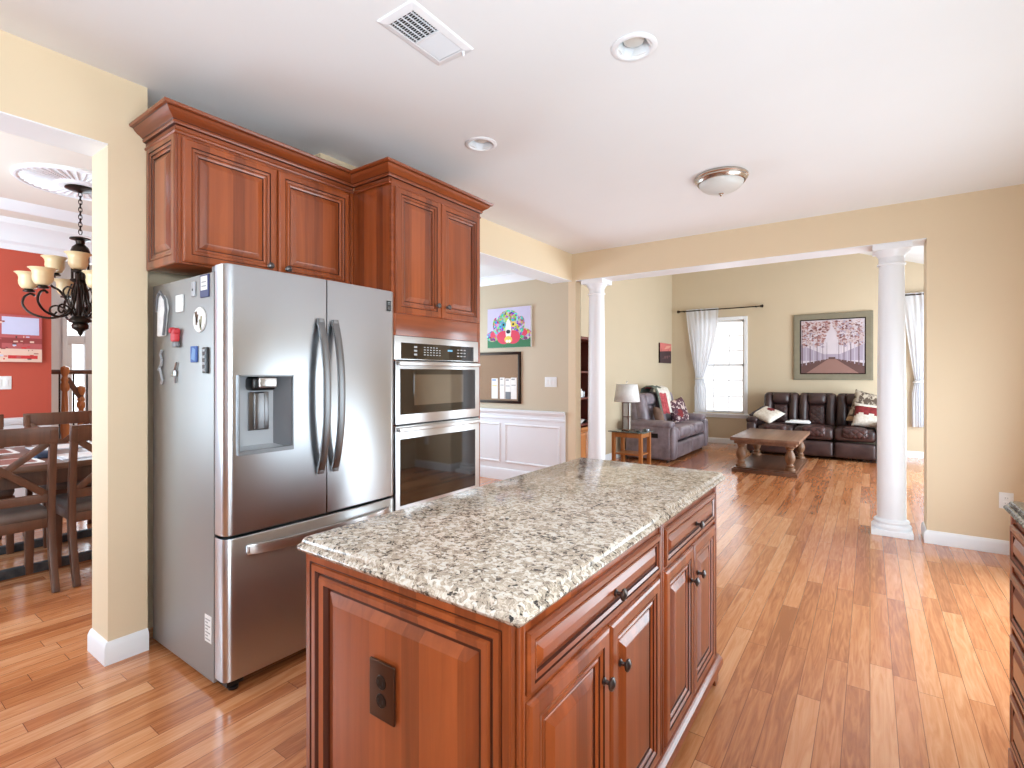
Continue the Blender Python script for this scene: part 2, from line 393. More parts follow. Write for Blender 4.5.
# ------------------------------------------------------------ the setting
CE = 2.74            # kitchen ceiling
XL, XR, YF = -2.88, 1.05, 5.2
struct('floor', MB().box(-9.2, 2.4, -2.8, 10.6, -.12, 0), 'hardwood')
mb = MB(); ys = [-2.7]
for hx, hy in ((-.823, 2.063), (-1.927, 2.393)):             # openings for the recessed lights
    mb.box(-3.22, XR+.1, ys[-1], hy-.06, CE, CE+.1); mb.box(-3.22, hx-.06, hy-.06, hy+.06, CE, CE+.1); mb.box(hx+.06, XR+.1, hy-.06, hy+.06, CE, CE+.1); ys.append(hy+.06)
mb.box(-3.22, XR+.1, ys[-1], 5.48, CE, CE+.1); mb.box(-3.22, XR+.1, -2.7, 5.48, CE+.16, CE+.2)
struct('ceiling', mb, 'ceiling_white')
mb = MB()
mb.box(-3.10, XL, -2.7, -.95, 0, CE); mb.box(-3.10, XL, -.95, .826, 2.41, CE)      # dining opening header
mb.box(-3.10, XL, .826, .983, 0, CE); mb.box(-3.22, -3.10, -2.7, -.95, 0, CE); mb.box(-3.22, -3.10, .983, 2.74, 0, CE)   # pillar and refrigerator alcove
mb.box(-3.11, -2.83, 1.9, YF, 2.43, CE)                                              # header beam
mb.box(-3.108, -2.832, 2.76, YF, 2.424, 2.43, 1)
mb.box(-3.10, XL-.001, -.95, .826, 2.404, 2.41, 1)
struct('wall_left', mb, ['wall_yellow', 'trim_white'])
mb = MB(); mb.box(XL, -2.784, YF, YF+.115, 0, 2.43)                                   # stub post
mb.box(-2.83, .37, YF, 5.48, 2.43, CE); mb.box(-2.828, .368, YF+.002, 5.478, 2.424, 2.43, 1)
mb.box(.37, XR+.1, YF, 5.48, 0, CE)
struct('wall_far', mb, ['wall_yellow', 'trim_white'])
struct('wall_right', MB().box(XR, XR+.1, -2.7, YF, 0, CE), 'wall_yellow')
struct('wall_back', MB().box(-3.22, XR+.1, -2.7, -2.6, 0, CE), 'cherry')  # unseen; dark wood chosen to cut light bounced onto the island end
# hall / breakfast nook behind the header
struct('wall_hall', MB().box(-5.3, XL, YF, YF+.115, 0, 2.9), 'wall_tan')
struct('wall_hall_left', MB().box(-5.3, -5.2, 2.72, YF, 0, 2.9), 'wall_tan')
struct('ceiling_hall', MB().box(-5.3, -3.11, 2.6, YF+.1, 2.6, 2.7), 'ceiling_white')
mb = MB(); mb.sweep([(-5.2, YF), (-3.11, YF)], [(0, 2.5), (.015, 2.5), (.03, 2.52), (.07, 2.56), (.09, 2.58), (.09, 2.6), (0, 2.6)])
struct('trim_1', mb, 'trim_white')
# wainscot with chair rail and picture-frame mouldings
mb = MB(); mb.box(-5.2, -2.915, YF-.012, YF, 0, .86)
mb.sweep([(-5.2, YF-.012), (-2.912, YF-.012)], [(0, .84), (.012, .845), (.018, .86), (.034, .868), (.036, .892), (.02, .9), (0, .902)])
mb.sweep([(-5.2, YF-.012), (-2.912, YF-.012)], [(0, .775), (.012, .78), (.012, .8), (0, .806)])
mb.sweep([(-5.2, YF-.012), (-2.912, YF-.012)], [(0, 0), (.016, 0), (.016, .12), (.008, .14), (0, .145)])
for x0, x1 in ((-4.72, -3.86), (-3.79, -2.985)):
    z0, z1 = .22, .72; pr = [(0, 0), (.004, .012), (.016, .014), (.026, .004), (.028, 0)]
    ring = []
    for (i, d) in pr: ring.append([(x0+i, YF-.012-d, z0+i), (x1-i, YF-.012-d, z0+i), (x1-i, YF-.012-d, z1-i), (x0+i, YF-.012-d, z1-i)])
    for a, b in zip(ring, ring[1:]):
        for k in range(4): mb.add([a[k], a[(k+1) % 4], b[(k+1) % 4], b[k]], [(0, 1, 2, 3)])
struct('trim_2', mb, 'trim_white')
# living room shell
struct('wall_living_left', MB().box(-3.45, -3.33, YF+.115, 10.5, 0, 4.7), 'wall_living')
mb = MB(); wx0, wx1, wz0, wz1 = -2.80, -1.955, .60, 2.39
gx0, gx1 = .72, 1.56
def gable(x): return 3.345-.34*x
for (a, b, z0, z1) in ((-3.33, wx0, 0, None), (wx0, wx1, 0, wz0), (wx0, wx1, wz1, None), (wx1, gx0, 0, None), (gx0, gx1, 0, wz0), (gx0, gx1, wz1, None), (gx1, 2.2, 0, None)):
    ta, tb = (gable(a), gable(b)) if z1 is None else (z1, z1)
    mb.prism([(a, z0), (b, z0), (b, tb), (a, ta)], 10.4, 10.52)
struct('wall_living_far', mb, 'wall_living')
struct('wall_living_right', MB().box(2.2, 2.3, 5.48, 10.5, 0, 2.8), 'wall_living')
mb = MB(); mb.box(-3.45, 2.3, 5.46, 5.48, CE, 4.7); mb.box(.37, 2.3, 5.46, 5.48, 0, CE); mb.box(-3.45, -2.784, YF+.116, YF+.13, 0, 4.6)
struct('wall_living_near', mb, 'wall_living')
mb = MB(); mb.prism([(-3.45, gable(-3.45)), (2.3, gable(2.3)), (2.3, gable(2.3)+.1), (-3.45, gable(-3.45)+.1)], 5.46, 10.52)
struct('ceiling_living', mb, 'ceiling_white')
# dining room shell: red wall, crown, tray ceiling, foyer behind
struct('wall_dining', MB().box(-6.5, -6.4, -1.3, 1.395, .9, 2.9), 'wall_red')
mb = MB(); mb.box(-6.5, -6.388, -1.3, 1.395, 0, .9); mb.sweep([(-6.388, 1.395), (-6.388, -1.3)], [(0, .88), (-.02, .885), (-.032, .905), (-.036, .935), (-.012, .945), (0, .945)])
struct('trim_3', mb, 'trim_white')
struct('wall_dining_front', MB().box(-6.5, -3.22, -1.4, -1.3, 0, 2.9), 'wall_red')
struct('wall_dining_rear', MB().box(-5.7, -3.22, 2.5, 2.6, 0, 2.9), 'wall_red')
mb = MB(); mb.box(-6.5, -6.4, 1.395, 2.5, 2.46, 2.9); mb.sweep([(-6.4, 2.5), (-6.4, -1.3)], [(0, 2.48), (-.012, 2.48), (-.018, 2.53), (-.05, 2.55), (-.06, 2.60), (-.10, 2.66), (-.15, 2.69), (-.16, 2.74), (0, 2.74)])
mb.sweep([(-6.0, 2.5), (-6.0, -1.3)], [(0, 2.74), (-.014, 2.745), (-.03, 2.765), (-.07, 2.80), (-.085, 2.82), (0, 2.82)])
struct('trim_4', mb, 'trim_white')
mb = MB(); mb.box(-6.5, -6.0, -1.3, 2.6, 2.74, 2.84); mb.box(-6.0, -3.10, -1.3, 2.6, 2.82, 2.92)
struct('ceiling_dining', mb, 'dining_ceiling')
struct('ceiling_foyer', MB().box(-9.0, -6.5, -1.3, 5.2, 2.9, 3.0), 'ceiling_white')
struct('wall_foyer_right', MB().box(-9.0, -5.3, 5.1, 5.2, 0, 3.0), 'wall_living')
struct('wall_foyer_left', MB().box(-9.0, -6.5, -1.4, -1.3, 0, 3.0), 'wall_living')
dx = -8.7
mb = MB(); mb.box(dx-.1, dx, -1.3, 2.0, 0, 3.0); mb.box(dx-.1, dx, 3.4, 5.1, 0, 3.0); mb.box(dx-.1, dx, 2.0, 3.4, 2.3, 3.0)
struct('wall_foyer_far', mb, 'trim_white')
mb = MB()
for (a, b) in ((2.0, 2.05), (2.235, 2.36), (3.28, 3.4)): mb.box(dx-.08, dx+.03, a, b, 0, 2.3)
for (c, d) in ((0, .7), (1.745, 1.86), (2.09, 2.3)): mb.box(dx-.07, dx+.02, 2.0, 3.4, c, d)
mb.box(dx-.06, dx+.01, 2.05, 2.105, .7, 1.745); mb.box(dx-.06, dx, 2.36, 3.28, .7, 1.745)
d1 = struct('door_1', mb, 'trim_white', bevel=.004)
struct('pane', MB().box(dx-.05, dx-.045, 2.1, 2.24, .7, 1.75), 'clear_glass', d1)
struct('pane', MB().box(dx-.05, dx-.045, 2.04, 3.3, 1.85, 2.1), 'clear_glass', d1)
# baseboards
BP = [(0, 0), (.018, 0), (.018, .075), (.012, .09), (.006, .1), (0, .102)]
mb = MB(); mb.sweep([(-3.10, .826), (XL, .826), (XL, .983)][::-1], [(-o, z) for o, z in BP][::-1]); struct('baseboard_left', mb, 'trim_white')
mb = MB(); mb.sweep([(.37, 5.48), (.37, YF), (XR, YF)], BP); struct('baseboard_far', mb, 'trim_white')
mb = MB(); mb.sweep([(-3.33, 5.33), (-3.33, 10.4), (2.2, 10.4), (2.2, 5.5)], BP); struct('baseboard_living', mb, 'trim_white')
for o in ('baseboard_left', 'baseboard_far'): pass

# living room windows: casing, sashes, muntins, pane
def window(name, x0, x1):
    z0, z1 = wz0, wz1; y = 10.4
    mb = MB(); c = .062
    for (a, b, p, q) in ((x0-c, x0, z0-.02, z1+c), (x1, x1+c, z0-.02, z1+c), (x0, x1, z1, z1+c)): mb.box(a, b, y-.022, y, p, q)
    mb.box(x0-c-.03, x1+c+.03, y-.06, y+.02, z0-.045, z0-.015); mb.box(x0-c, x1+c, y-.02, y, z0-.1, z0-.045)
    o = struct(name, mb, 'trim_white', bevel=.004)
    mb = MB(); f = .035; zm = 1.51
    for (p, q, yy) in ((zm, z1, y+.06), (z0, zm+.03, y+.03)):
        mb.box(x0, x0+f, yy, yy+.03, p, q); mb.box(x1-f, x1, yy, yy+.03, p, q); mb.box(x0, x1, yy, yy+.03, p, p+f); mb.box(x0, x1, yy, yy+.03, q-f, q)
        for k in (1, 2):
            xx = x0+(x1-x0)*k/3; mb.box(xx-.008, xx+.008, yy+.008, yy+.022, p, q)
            zz = p+(q-p)*k/3; mb.box(x0, x1, yy+.009, yy+.021, zz-.008, zz+.008)
    mb.box(x0-.001, x1+.001, y+.005, y+.11, z0-.02, z0); 
    struct('window_frame', mb, 'trim_white', o)
    struct('pane', MB().box(x0+.01, x1-.01, y+.072, y+.076, z0, z1), 'clear_glass', o)
window('window_1', wx0, wx1); window('window_2', gx0, gx1)
o = MB().box(-7, 5, 14.0, 14.2, -.5, 6).build('neighbour_house', 'siding'); tag(o, 'white clapboard neighbouring house seen through the living room window', 'house')
o['kind'] = 'structure'; o.name = 'wall_outside'

# ------------------------------------------------------------ cabinets
DOOR = [(0, .008, 0), (.003, .003, 0), (.010, 0, 0), (.036, 0, 0), (.0375, .004, 1), (.040, .0045, 1), (.042, .002, 0), (.052, .005, 0), (.0535, .009, 1), (.056, .009, 0), (.062, .007, 0), (.070, .010, 0), (.0715, .014, 1), (.0745, .014, 1), (.077, .012, 0), (.098, .004, 0), (.102, .003, 0)]
DRAWER = [(0, .006, 0), (.005, 0, 0), (.018, 0, 0), (.0195, .004, 1), (.0215, .0045, 1), (.023, .001, 0), (.031, .004, 0), (.0325, .009, 1), (.035, .009, 1), (.037, .008, 0), (.050, .002, 0), (.052, .001, 0)]
SIDE = [(0, .004, 0), (.003, 0, 0), (.035, 0, 0), (.037, .005, 1), (.042, .006, 1), (.045, .001, 0), (.055, .003, 0), (.059, .010, 1), (.064, .010, 1), (.088, .002, 0)]
def knob(parent, x, z, y=0.0):
    mb = MB(); mb.xf(T(x, y, z) @ Rx(PI/2))
    mb.lathe([(.009, 0), (.010, .003), (.0055, .006), (.005, .014), (.008, .017), (.0145, .019), (.0165, .022), (.0165, .025), (.0125, .028), (.0115, .0275), (.008, .0295), (.004, .031), (.0, .0315)], n=16, cap=False)
    return mb.build('knob', 'pewter', parent)
def board(parent, name, x, z, wd, ht, prof, mats=('cherry', 'cherry_glaze'), kn=None, t=.02, y=-.02):
    o = MB().panel(x, z, wd, ht, t, prof, y).build(name, list(mats), parent, smooth=12)
    if kn: knob(o, kn[0], kn[1], y)
    return o

# --- island (front = right-hand long face, local x runs away from the camera)
IY0, IL, ID = .785, 1.535, .648
isl = thing('kitchen_island', 'cherry kitchen island cabinet with raised panels under the speckled granite top', 'kitchen island', (-.562, IY0, 0), PI/2)
mb = MB(); mb.box(0.003, IL-.003, .002, ID-.02, .1, .876); mb.box(.05, IL-.05, .06, ID-.06, .02, .1)
mb.build('cabinet_body', ['cherry'], isl, bevel=.002)
mb = MB()                                                   # face-frame stiles and rails, proud of the body
for a, b in ((0, .036), (.806, .848), (IL-.036, IL)): mb.box(a, b, -.012, .004, .1, .875)
mb.box(.036, IL-.036, -.008, .004, .826, .875); mb.box(.036, IL-.036, -.008, .004, .1, .13); mb.box(.036, IL-.036, -.008, .004, .69, .72)
for a in (.0, .806, IL-.036): mb.box(a+.004, a+.012, -.016, 0, .1, .875); mb.box(a+.022, a+.030, -.016, 0, .1, .875)
mb.build('face_frame', ['cherry', 'cherry_glaze'], isl, bevel=.002)
for (x0, wd) in ((.040, .762), (.852, .643)):
    board(isl, 'drawer', x0, .708, wd, .125, DRAWER, ('cherry_rail', 'cherry_glaze'), (x0+wd*.535, .770))
for (x0, wd, kx) in ((.040, .378, .375), (.424, .378, .475), (.852, .319, 1.131), (1.176, .319, 1.220)):
    board(isl, 'door', x0, .118, wd, .575, DOOR, kn=(kx, .575))
mb = MB(); mb.sweep([(-.006, ID), (-.006, -.018), (IL+.006, -.018), (IL+.006, ID)], [(-.004, .118), (.004, .116), (.008, .106), (.016, .098), (.018, .07), (-.004, .07)])
mb.build('base_moulding', ['cherry_rail'], isl)
for fx in (0.0, IL):                                        # shaped bracket feet at the corners
    for fy in (-.022, ID-.05):
        q = 1 if fx == 0 else -1
        mb = MB(); mb.prism([(fx-.004*q, 0), (fx+.045*q, 0), (fx+.05*q, .02), (fx+.075*q, .045), (fx+.11*q, .062), (fx+.12*q, .078), (fx-.004*q, .078)], fy, fy+.07)
        mb.build('bracket_foot', 'cherry', isl, bevel=.003)
mb = MB(); mb.xf(Rz(-PI/2)); mb.panel(-ID, .105, ID+.012, .768, .02, [(0, .004, 0), (.003, 0, 0), (.018, 0, 0), (.020, .005, 1), (.024, .005, 1), (.026, 0, 0), (.040, 0, 0), (.046, .007, 1), (.052, .007, 1), (.056, .001, 0), (.072, .003, 0), (.078, .014, 1), (.086, .014, 1), (.112, .004, 0)], -.016)
mb.build('end_panel', ['cherry', 'cherry_glaze'], isl, smooth=12)
mb = MB(); mb.xf(T(IL, 0, 0) @ Rz(PI/2)); mb.panel(0, .105, ID, .768, .02, SIDE, -.012); mb.build('far_end_panel', ['cherry', 'cherry_glaze'], isl, smooth=12)
mb = MB(); mb.xf(T(IL, ID, 0) @ Rz(PI))
for k in range(3): mb.panel(.02+k*.49, .105, .485, .768, .02, SIDE, -.0)
mb.build('back_panel', ['cherry', 'cherry_glaze'], isl, smooth=12)
# outlet in the end panel
ox, oz = .343, .62
mb = MB(); mb.xf(Rz(-PI/2)); mb.rbox((-ox, -.0185, oz), (.084, .007, .132), .003, m=0, mid=1)
ol = setlab(mb.build('outlet_plate', 'bronze_plate', isl), 'brown metal outlet plate on the near end of the island')
for zz in (oz+.021, oz-.021):
    mb = MB(); mb.xf(Rz(-PI/2) @ T(-ox, -.0215, zz) @ Rx(PI/2)); mb.lathe([(.0165, -.001), (.0165, .0015), (.015, .0025), (0, .0025)], n=20, cap=False)
    mb.xf(Rz(-PI/2)); mb.box(-ox-.009, -ox-.006, -.0248, -.023, zz-.004, zz+.005, 1); mb.box(-ox+.006, -ox+.009, -.0248, -.023, zz-.004, zz+.005, 1); mb.box(-ox-.002, -ox+.002, -.0248, -.023, zz-.011, zz-.007, 1)
    mb.build('socket', ['bronze', 'black_plastic'], ol)

# --- granite slab with an ogee edge
def slab(name, mat, x0, x1, y0, y1, z1, rc=.03, th=.04):
    prof = [(.05, z1-th), (.022, z1-th), (.010, z1-th+.002), (.003, z1-th+.008), (0, z1-.026), (.003, z1-.020), (.009, z1-.0165), (.012, z1-.0155), (.0125, z1-.011), (.0145, z1-.006), (.018, z1-.002), (.023, z1)]
    def ring(i):
        r = max(.004, rc-i); out = []
        for cx, cy, a0 in ((x1-i-r, y0+i+r, -PI/2), (x1-i-r, y1-i-r, 0), (x0+i+r, y1-i-r, PI/2), (x0+i+r, y0+i+r, PI)):
            for k in range(7): a = a0+PI/2*k/6; out.append((cx+r*math.cos(a), cy+r*math.sin(a)))
        return out
    v = []; f = []; n = 28
    for (i, z) in prof: v += [(px, py, z) for px, py in ring(i)]
    for r in range(len(prof)-1):
        for k in range(n): f.append((r*n+k, r*n+(k+1) % n, r*n+n+(k+1) % n, r*n+n+k))
    f.append(tuple(range((len(prof)-1)*n, len(prof)*n))); f.append(tuple(reversed(range(n))))
    return MB().add(v, f).build(name, mat, smooth=50)
tag(slab('granite_countertop', 'granite', -1.226, -.510, .746, 2.335, .916, .016), 'speckled beige and grey granite countertop lying on the kitchen island', 'countertop')

# --- cabinet on the right-hand edge
rc = thing('base_cabinet', 'dark cherry drawer cabinet at the right edge under dark granite', 'cabinet', (.395, 2.345, 0), -PI/2)
mb = MB(); mb.box(0.002, 1.0, .002, .62, .09, .875); mb.box(.03, .97, .07, .6, 0, .1); mb.build('cabinet_body', 'cherry', rc, bevel=.002)
mb = MB(); mb.box(0, .03, -.012, .004, .09, .875); mb.box(.97, 1.0, -.012, .004, .09, .875)
for zz in (.09, .29, .49, .69, .85): mb.box(.03, .97, -.008, .004, zz, zz+.024)
mb.build('face_frame', 'cherry', rc, bevel=.002)
for (z0, hh) in ((.117, .17), (.317, .17), (.517, .17), (.717, .13)):
    board(rc, 'drawer', .034, z0, .932, hh, DRAWER, ('cherry_rail', 'cherry_glaze'), (.5, z0+hh/2))
mb = MB(); mb.xf(Rz(-PI/2)); mb.panel(-.62, .09, .62, .785, .02, SIDE, -.012); mb.build('end_panel', ['cherry', 'cherry_glaze'], rc, smooth=12)
mb = MB(); mb.prism([(0, 0), (.04, 0), (.05, .03), (.09, .055), (.11, .09), (0, .09)], -.018, .05); mb.build('bracket_foot', 'cherry', rc, bevel=.003)
tag(slab('dark_granite_countertop', 'granite_dark', .368, 1.05, 1.33, 2.372, .916, .012), 'dark grey granite countertop at the right edge over the drawer cabinet', 'countertop')

# --- upper cabinet over the refrigerator
CROWN = [(q[0]*1.3, *q[1:]) for q in [(0, 0), (.006, .001), (.009, .008), (.006, .016), (.004, .018, 1), (.004, .034), (.012, .037, 1), (.015, .044), (.014, .052), (.016, .055, 1), (.022, .062), (.032, .070), (.041, .082), (.044, .089), (.046, .091, 1), (.054, .093), (.057, .103), (.056, .107), (0, .107)]]
def crown(parent, x0, x1, d, z, d2=None):
    mb = MB(); a = d if d2 is None else d2
    mb.sweep([(x0, d), (x0, -.004), (x1, -.004)]+([(x1, a)] if a > 0 else []), [(q[0], z+q[1], *q[2:]) for q in CROWN])
    return mb.build('crown_moulding', ['cherry_rail', 'cherry_glaze'], parent, smooth=25)
UX, UY = -2.55, .986
UW = 1.933-UY
up = thing('upper_cabinet', 'cherry two-door upper cabinet with crown moulding above the steel refrigerator', 'cabinet', (UX, UY, 1.845), PI/2)
mb = MB(); mb.box(.002, UW-.002, .002, .328, .003, .60); mb.build('cabinet_body', 'cherry', up, bevel=.002)
mb = MB(); mb.box(0, .018, -.004, .004, 0, .60); mb.box(UW-.018, UW, -.004, .004, 0, .6); mb.box(.018, UW-.018, -.003, .004, .0, .014); mb.box(.018, UW-.018, -.003, .004, .565, .60); mb.box(.452, .474, -.003, .004, .014, .565)
mb.build('face_frame', 'cherry', up, bevel=.0015)
board(up, 'door', .014, .006, .447, .565, DOOR, kn=(.415, .055)); board(up, 'door', .468, .006, .447, .565, DOOR, kn=(.512, .055))
mb = MB(); mb.xf(Rz(-PI/2)); mb.panel(-.328, 0, .328, .598, .02, DOOR, -.012); mb.build('side_panel', ['cherry', 'cherry_glaze'], up, smooth=12)
crown(up, -.006, UW-.001, .328, .583, 0.0)

# --- tall oven cabinet
TX, TY, TW, TD = -2.225, 1.935, .795, .65
tall = thing('oven_cabinet', 'tall cherry cabinet around the wall oven beside the refrigerator', 'cabinet', (TX, TY, 0), PI/2)
mb = MB(); mb.box(0, .02, 0, TD, 0, 2.45); mb.box(TW-.02, TW, 0, TD, 0, 2.46); mb.box(.02, TW-.02, .02, TD, 1.6, 2.46); mb.box(.02, TW-.02, .02, TD, .1, .5); mb.box(.02, TW-.02, TD-.02, TD, .5, 1.6)
mb.box(.02, TW-.02, .06, TD, 0, .1); mb.build('cabinet_body', 'cherry', tall, bevel=.0015)
mb = MB(); mb.box(0, .034, -.018, .002, .1, 2.45); mb.box(TW-.03, TW, -.018, .002, .1, 2.45); mb.box(.034, TW-.03, -.018, .002, 1.565, 1.70); mb.box(.034, TW-.03, -.016, .002, 2.405, 2.45); mb.box(.388, .402, -.012, .002, 1.70, 2.405)
mb.box(.034, TW-.03, -.018, .002, .46, .5)
mb.build('face_frame', 'cherry_rail', tall, bevel=.002)
board(tall, 'door', .022, 1.692, .370, .722, DOOR, kn=(.350, 1.765), y=-.034); board(tall, 'door', .398, 1.692, .376, .722, DOOR, kn=(.442, 1.765), y=-.034)
board(tall, 'drawer', .03, .13, TW-.06, .32, DRAWER, ('cherry_rail', 'cherry_glaze'), (TW/2, .29), y=-.034)
crown(tall, -.004, TW+.004, .30, 2.424, TD)

# --- combination wall oven
ov = thing('wall_oven', 'stainless combination microwave and wall oven set in the tall cherry cabinet', 'oven', (TX, TY+.036, .5), PI/2)
OW = TW-.078
mb = MB(); mb.box(0, OW, .003, .55, .0, 1.06); mb.build('oven_housing', 'black_plastic', ov)
mb = MB(); mb.box(-.03, OW+.002, -.034, .002, .925, 1.062); mb.build('control_panel', 'steel_bright', ov, bevel=.003)
mb = MB(); mb.box(.02, OW-.05, -.036, -.033, .93, 1.024); cpn = mb.build('control_glass', 'black_glass', ov)
def legend(x0, x1, z0, z1): MB().box(x0, x1, -.0366, -.0359, z0, z1).build('button_legend', 'legend_grey', cpn)
for r in range(4):
    for c in range(6):
        if r == 3 and c > 4: continue
        legend(.20+c*.026, .20+c*.026+.015, .955+r*.015, .955+r*.015+.006)
for r in range(3):
    for c in range(3): legend(.50+c*.032, .50+c*.032+.02, .955+r*.02, .955+r*.02+.007)
for r in range(3): legend(.12, .145, .952+r*.022, .952+r*.022+.012)
MB().box(.41, .455, -.0367, -.0359, .985, .997).build('display', 'display_blue', cpn)
def ovdoor(name, z0, z1, gz0, gz1, hz, glassmat):
    o = MB().box(-.03, OW+.002, -.044, -.002, z0, z1).build(name, 'steel_bright', ov, bevel=.004)
    g = MB().box(.005, OW-.045, -.047, -.043, gz0, gz1).build('oven_window', glassmat, o)
    mb = MB(); mb.rbox((OW/2-.016, -.062, hz), (OW+.006, .014, .026), .006, mid=1)
    for xx in (.02, OW-.04): mb.rbox((xx, -.05, hz), (.022, .024, .02), .006, mid=1)
    mb.build('handle', 'steel_bright', o); return o, g
o, g = ovdoor('microwave_door', .555, .918, .61, .872, .905, 'black_glass')
MB().box(.11, OW-.17, -.0485, -.0455, .66, .84).build('inner_window', 'tinted_glass', o)
ovdoor('oven_door', .02, .545, .09, .47, .525, 'black_glass')
MB().box(-.01, OW+.01, -.03, 0, .545, .556).build('gap_strip', 'black_plastic', ov)

# ------------------------------------------------------------ refrigerator
FX, FY, FW = -2.25, 1.011, .916
fr = thing('refrigerator', 'stainless french-door refrigerator with water dispenser left of the wall oven', 'refrigerator', (FX, FY, 0), PI/2)
mb = MB(); mb.box(0, FW, .012, .645, .035, 1.775); mb.build('case', 'fridge_side', fr, bevel=.004)
mb = MB(); mb.box(.004, FW-.004, 0, .014, .07, 1.77); mb.build('door_gasket', 'black_plastic', fr)
def front_y(x):                      # one gentle curve across both doors, rolled at the outer edges
    e = min(x, FW-x); r = .036
    roll = 0 if e >= r else (1-math.sqrt(max(0, 1-((r-e)/r)**2)))*.03
    return -.088-.012*(1-((x-FW/2)/(FW/2))**2)+roll
def curved_front(mb, x0, x1, z0, z1, hole=None, split=None):
    xs = sorted(set([x0, x1]+[x0+(x1-x0)*k/14 for k in range(15)]+[x for x in (.004, .009, .016, .025, .037, .05, FW-.004, FW-.009, FW-.016, FW-.025, FW-.037, FW-.05) if x0 < x < x1]+([hole[0], hole[1]] if hole else [])))
    zs = [z0, z0+.004, z1-.006, z1]+([hole[2], hole[3]] if hole else []); zs = sorted(zs)
    v = [(x, front_y(x)+(.004 if z in (z0, z1) else 0), z) for x in xs for z in zs]; n = len(zs); f = []
    for i in range(len(xs)-1):
        for j in range(n-1):
            if hole and hole[0]-1e-6 < (xs[i]+xs[i+1])/2 < hole[1]+1e-6 and hole[2] < (zs[j]+zs[j+1])/2 < hole[3]: continue
            f.append((i*n+j, i*n+n+j, i*n+n+j+1, i*n+j+1))
    b = len(v)
    for x in xs: v += [(x, 0, z0), (x, 0, z1)]
    for i in range(len(xs)-1):
        f.append((b+2*i, b+2*i+2, (i+1)*n, i*n)); f.append((i*n+n-1, (i+1)*n+n-1, b+2*i+3, b+2*i+1)); f.append((b+2*i, b+2*i+1, b+2*i+3, b+2*i+2))
    L = len(xs)-1
    f.append(tuple([b, *range(0, n), b+1])); f.append(tuple([b+2*L+1, *reversed(range(L*n, L*n+n)), b+2*L]))
    mb.add(v, f)
SP = .468; H0 = (.050, .292, 1.003, 1.335)
mb = MB(); curved_front(mb, 0, SP-.003, .668, 1.80, H0); ld = setlab(mb.build('door', 'steel', fr, smooth=35), 'left refrigerator door with the dispenser')
mb = MB(); curved_front(mb, SP+.003, FW, .668, 1.80); rd = mb.build('door', 'steel', fr, smooth=35)
mb = MB(); curved_front(mb, 0, FW, .062, .655); fd = mb.build('freezer_drawer', 'steel', fr, smooth=35)
# dispenser recess
hx0, hx1, hz0, hz1 = H0; dp = -.022
mb = MB(); yf = -.099
v = [(hx0, yf, hz0), (hx1, yf, hz0), (hx1, yf, hz1), (hx0, yf, hz1), (hx0+.006, dp, hz0+.025), (hx1-.05, dp, hz0+.025), (hx1-.05, dp, hz1-.006), (hx0+.006, dp, hz1-.006)]
mb.add(v, [(0, 1, 5, 4)], 0); mb.add(v, [(3, 7, 6, 2)], 1); mb.add(v, [(0, 4, 7, 3)], 0); mb.add(v, [(1, 2, 6, 5)], 1); mb.add(v, [(4, 5, 6, 7)], 0)
di = mb.build('dispenser', ['grey_plastic', 'mid_grey'], fr, smooth=10, weld=True)
mb = MB()
for (a, b, c, d) in ((hx0-.003, hx0+.003, hz0-.003, hz1+.003), (hx1-.003, hx1+.003, hz0-.003, hz1+.003)): mb.box(a, b, yf-.004, yf+.01, c, d)
mb.box(hx0, hx1, yf-.004, yf+.01, hz1-.003, hz1+.003); mb.box(hx0, hx1, yf-.005, yf+.02, hz0-.004, hz0+.014)
mb.build('bezel', 'steel_handle', di)
mb = MB(); mb.rbox((hx0+.115, -.058, hz1-.035), (.11, .07, .06), .016, mid=1); mb.build('nozzle_block', 'black_plastic', di)
mb = MB(); mb.rbox((hx0+.125, -.088, hz1-.03), (.085, .03, .045), .008, mid=1); mb.build('nozzle_cover', 'steel_bright', di)
mb = MB(); mb.prism([(hx0+.075, hz0+.09), (hx0+.165, hz0+.09), (hx0+.165, hz0+.26), (hx0+.075, hz0+.26)], -.034, -.024); mb.rbox((hx0+.12, -.036, hz0+.175), (.05, .012, .165), .005, mid=1)
mb.build('paddle', 'steel_dark', di, bevel=.003)
def fhandle(parent, x):
    pts = []
    for k in range(17):
        u = -1+2*k/16; z = 1.237+.365*u
        pts.append((x, -.107-.055*(1-abs(u)**2.3), z))
    mb = MB(); mb.strip(pts, .036, .014, (1, 0, 0))
    for sg in (-1, 1): mb.box(x-.015, x+.015, -.118, -.094, 1.237+sg*.357-.014, 1.237+sg*.357+.014)
    return mb.build('handle', 'steel_handle', parent, bevel=.003)
fhandle(ld, SP-.040); fhandle(rd, SP+.040)
pts = [(.085+.77*k/20, front_y(.085+.77*k/20)-.006-.042*(1-(-1+2*k/20)**4)**.8, .598) for k in range(21)]
mb = MB(); mb.strip(pts, .042, .016, (0, 0, 1))
for xx in (.10, .84): mb.box(xx-.014, xx+.014, -.11, -.085, .583, .613)
mb.build('handle', 'steel_bright', fd, bevel=.003)
mb = MB(); mb.box(FW-.068, FW-.040, -.0935, -.088, 1.69, 1.745); bd = mb.build('badge', 'black_plastic', rd)
mb = MB()
for k in range(3): mb.box(FW-.063, FW-.045, -.0942, -.0935, 1.698+k*.006, 1.700+k*.006)
mb.box(FW-.062, FW-.058, -.0942, -.0935, 1.72, 1.738); mb.box(FW-.058, FW-.046, -.0942, -.0935, 1.735, 1.738); mb.box(FW-.050, FW-.046, -.0942, -.0935, 1.722, 1.735)
mb.build('badge_print', 'legend_grey', bd)
for xx in (.055, FW-.055): MB().rbox((xx, -.01, 1.79), (.09, .13, .028), .008, mid=1).build('hinge_cover', 'mid_grey', fr)
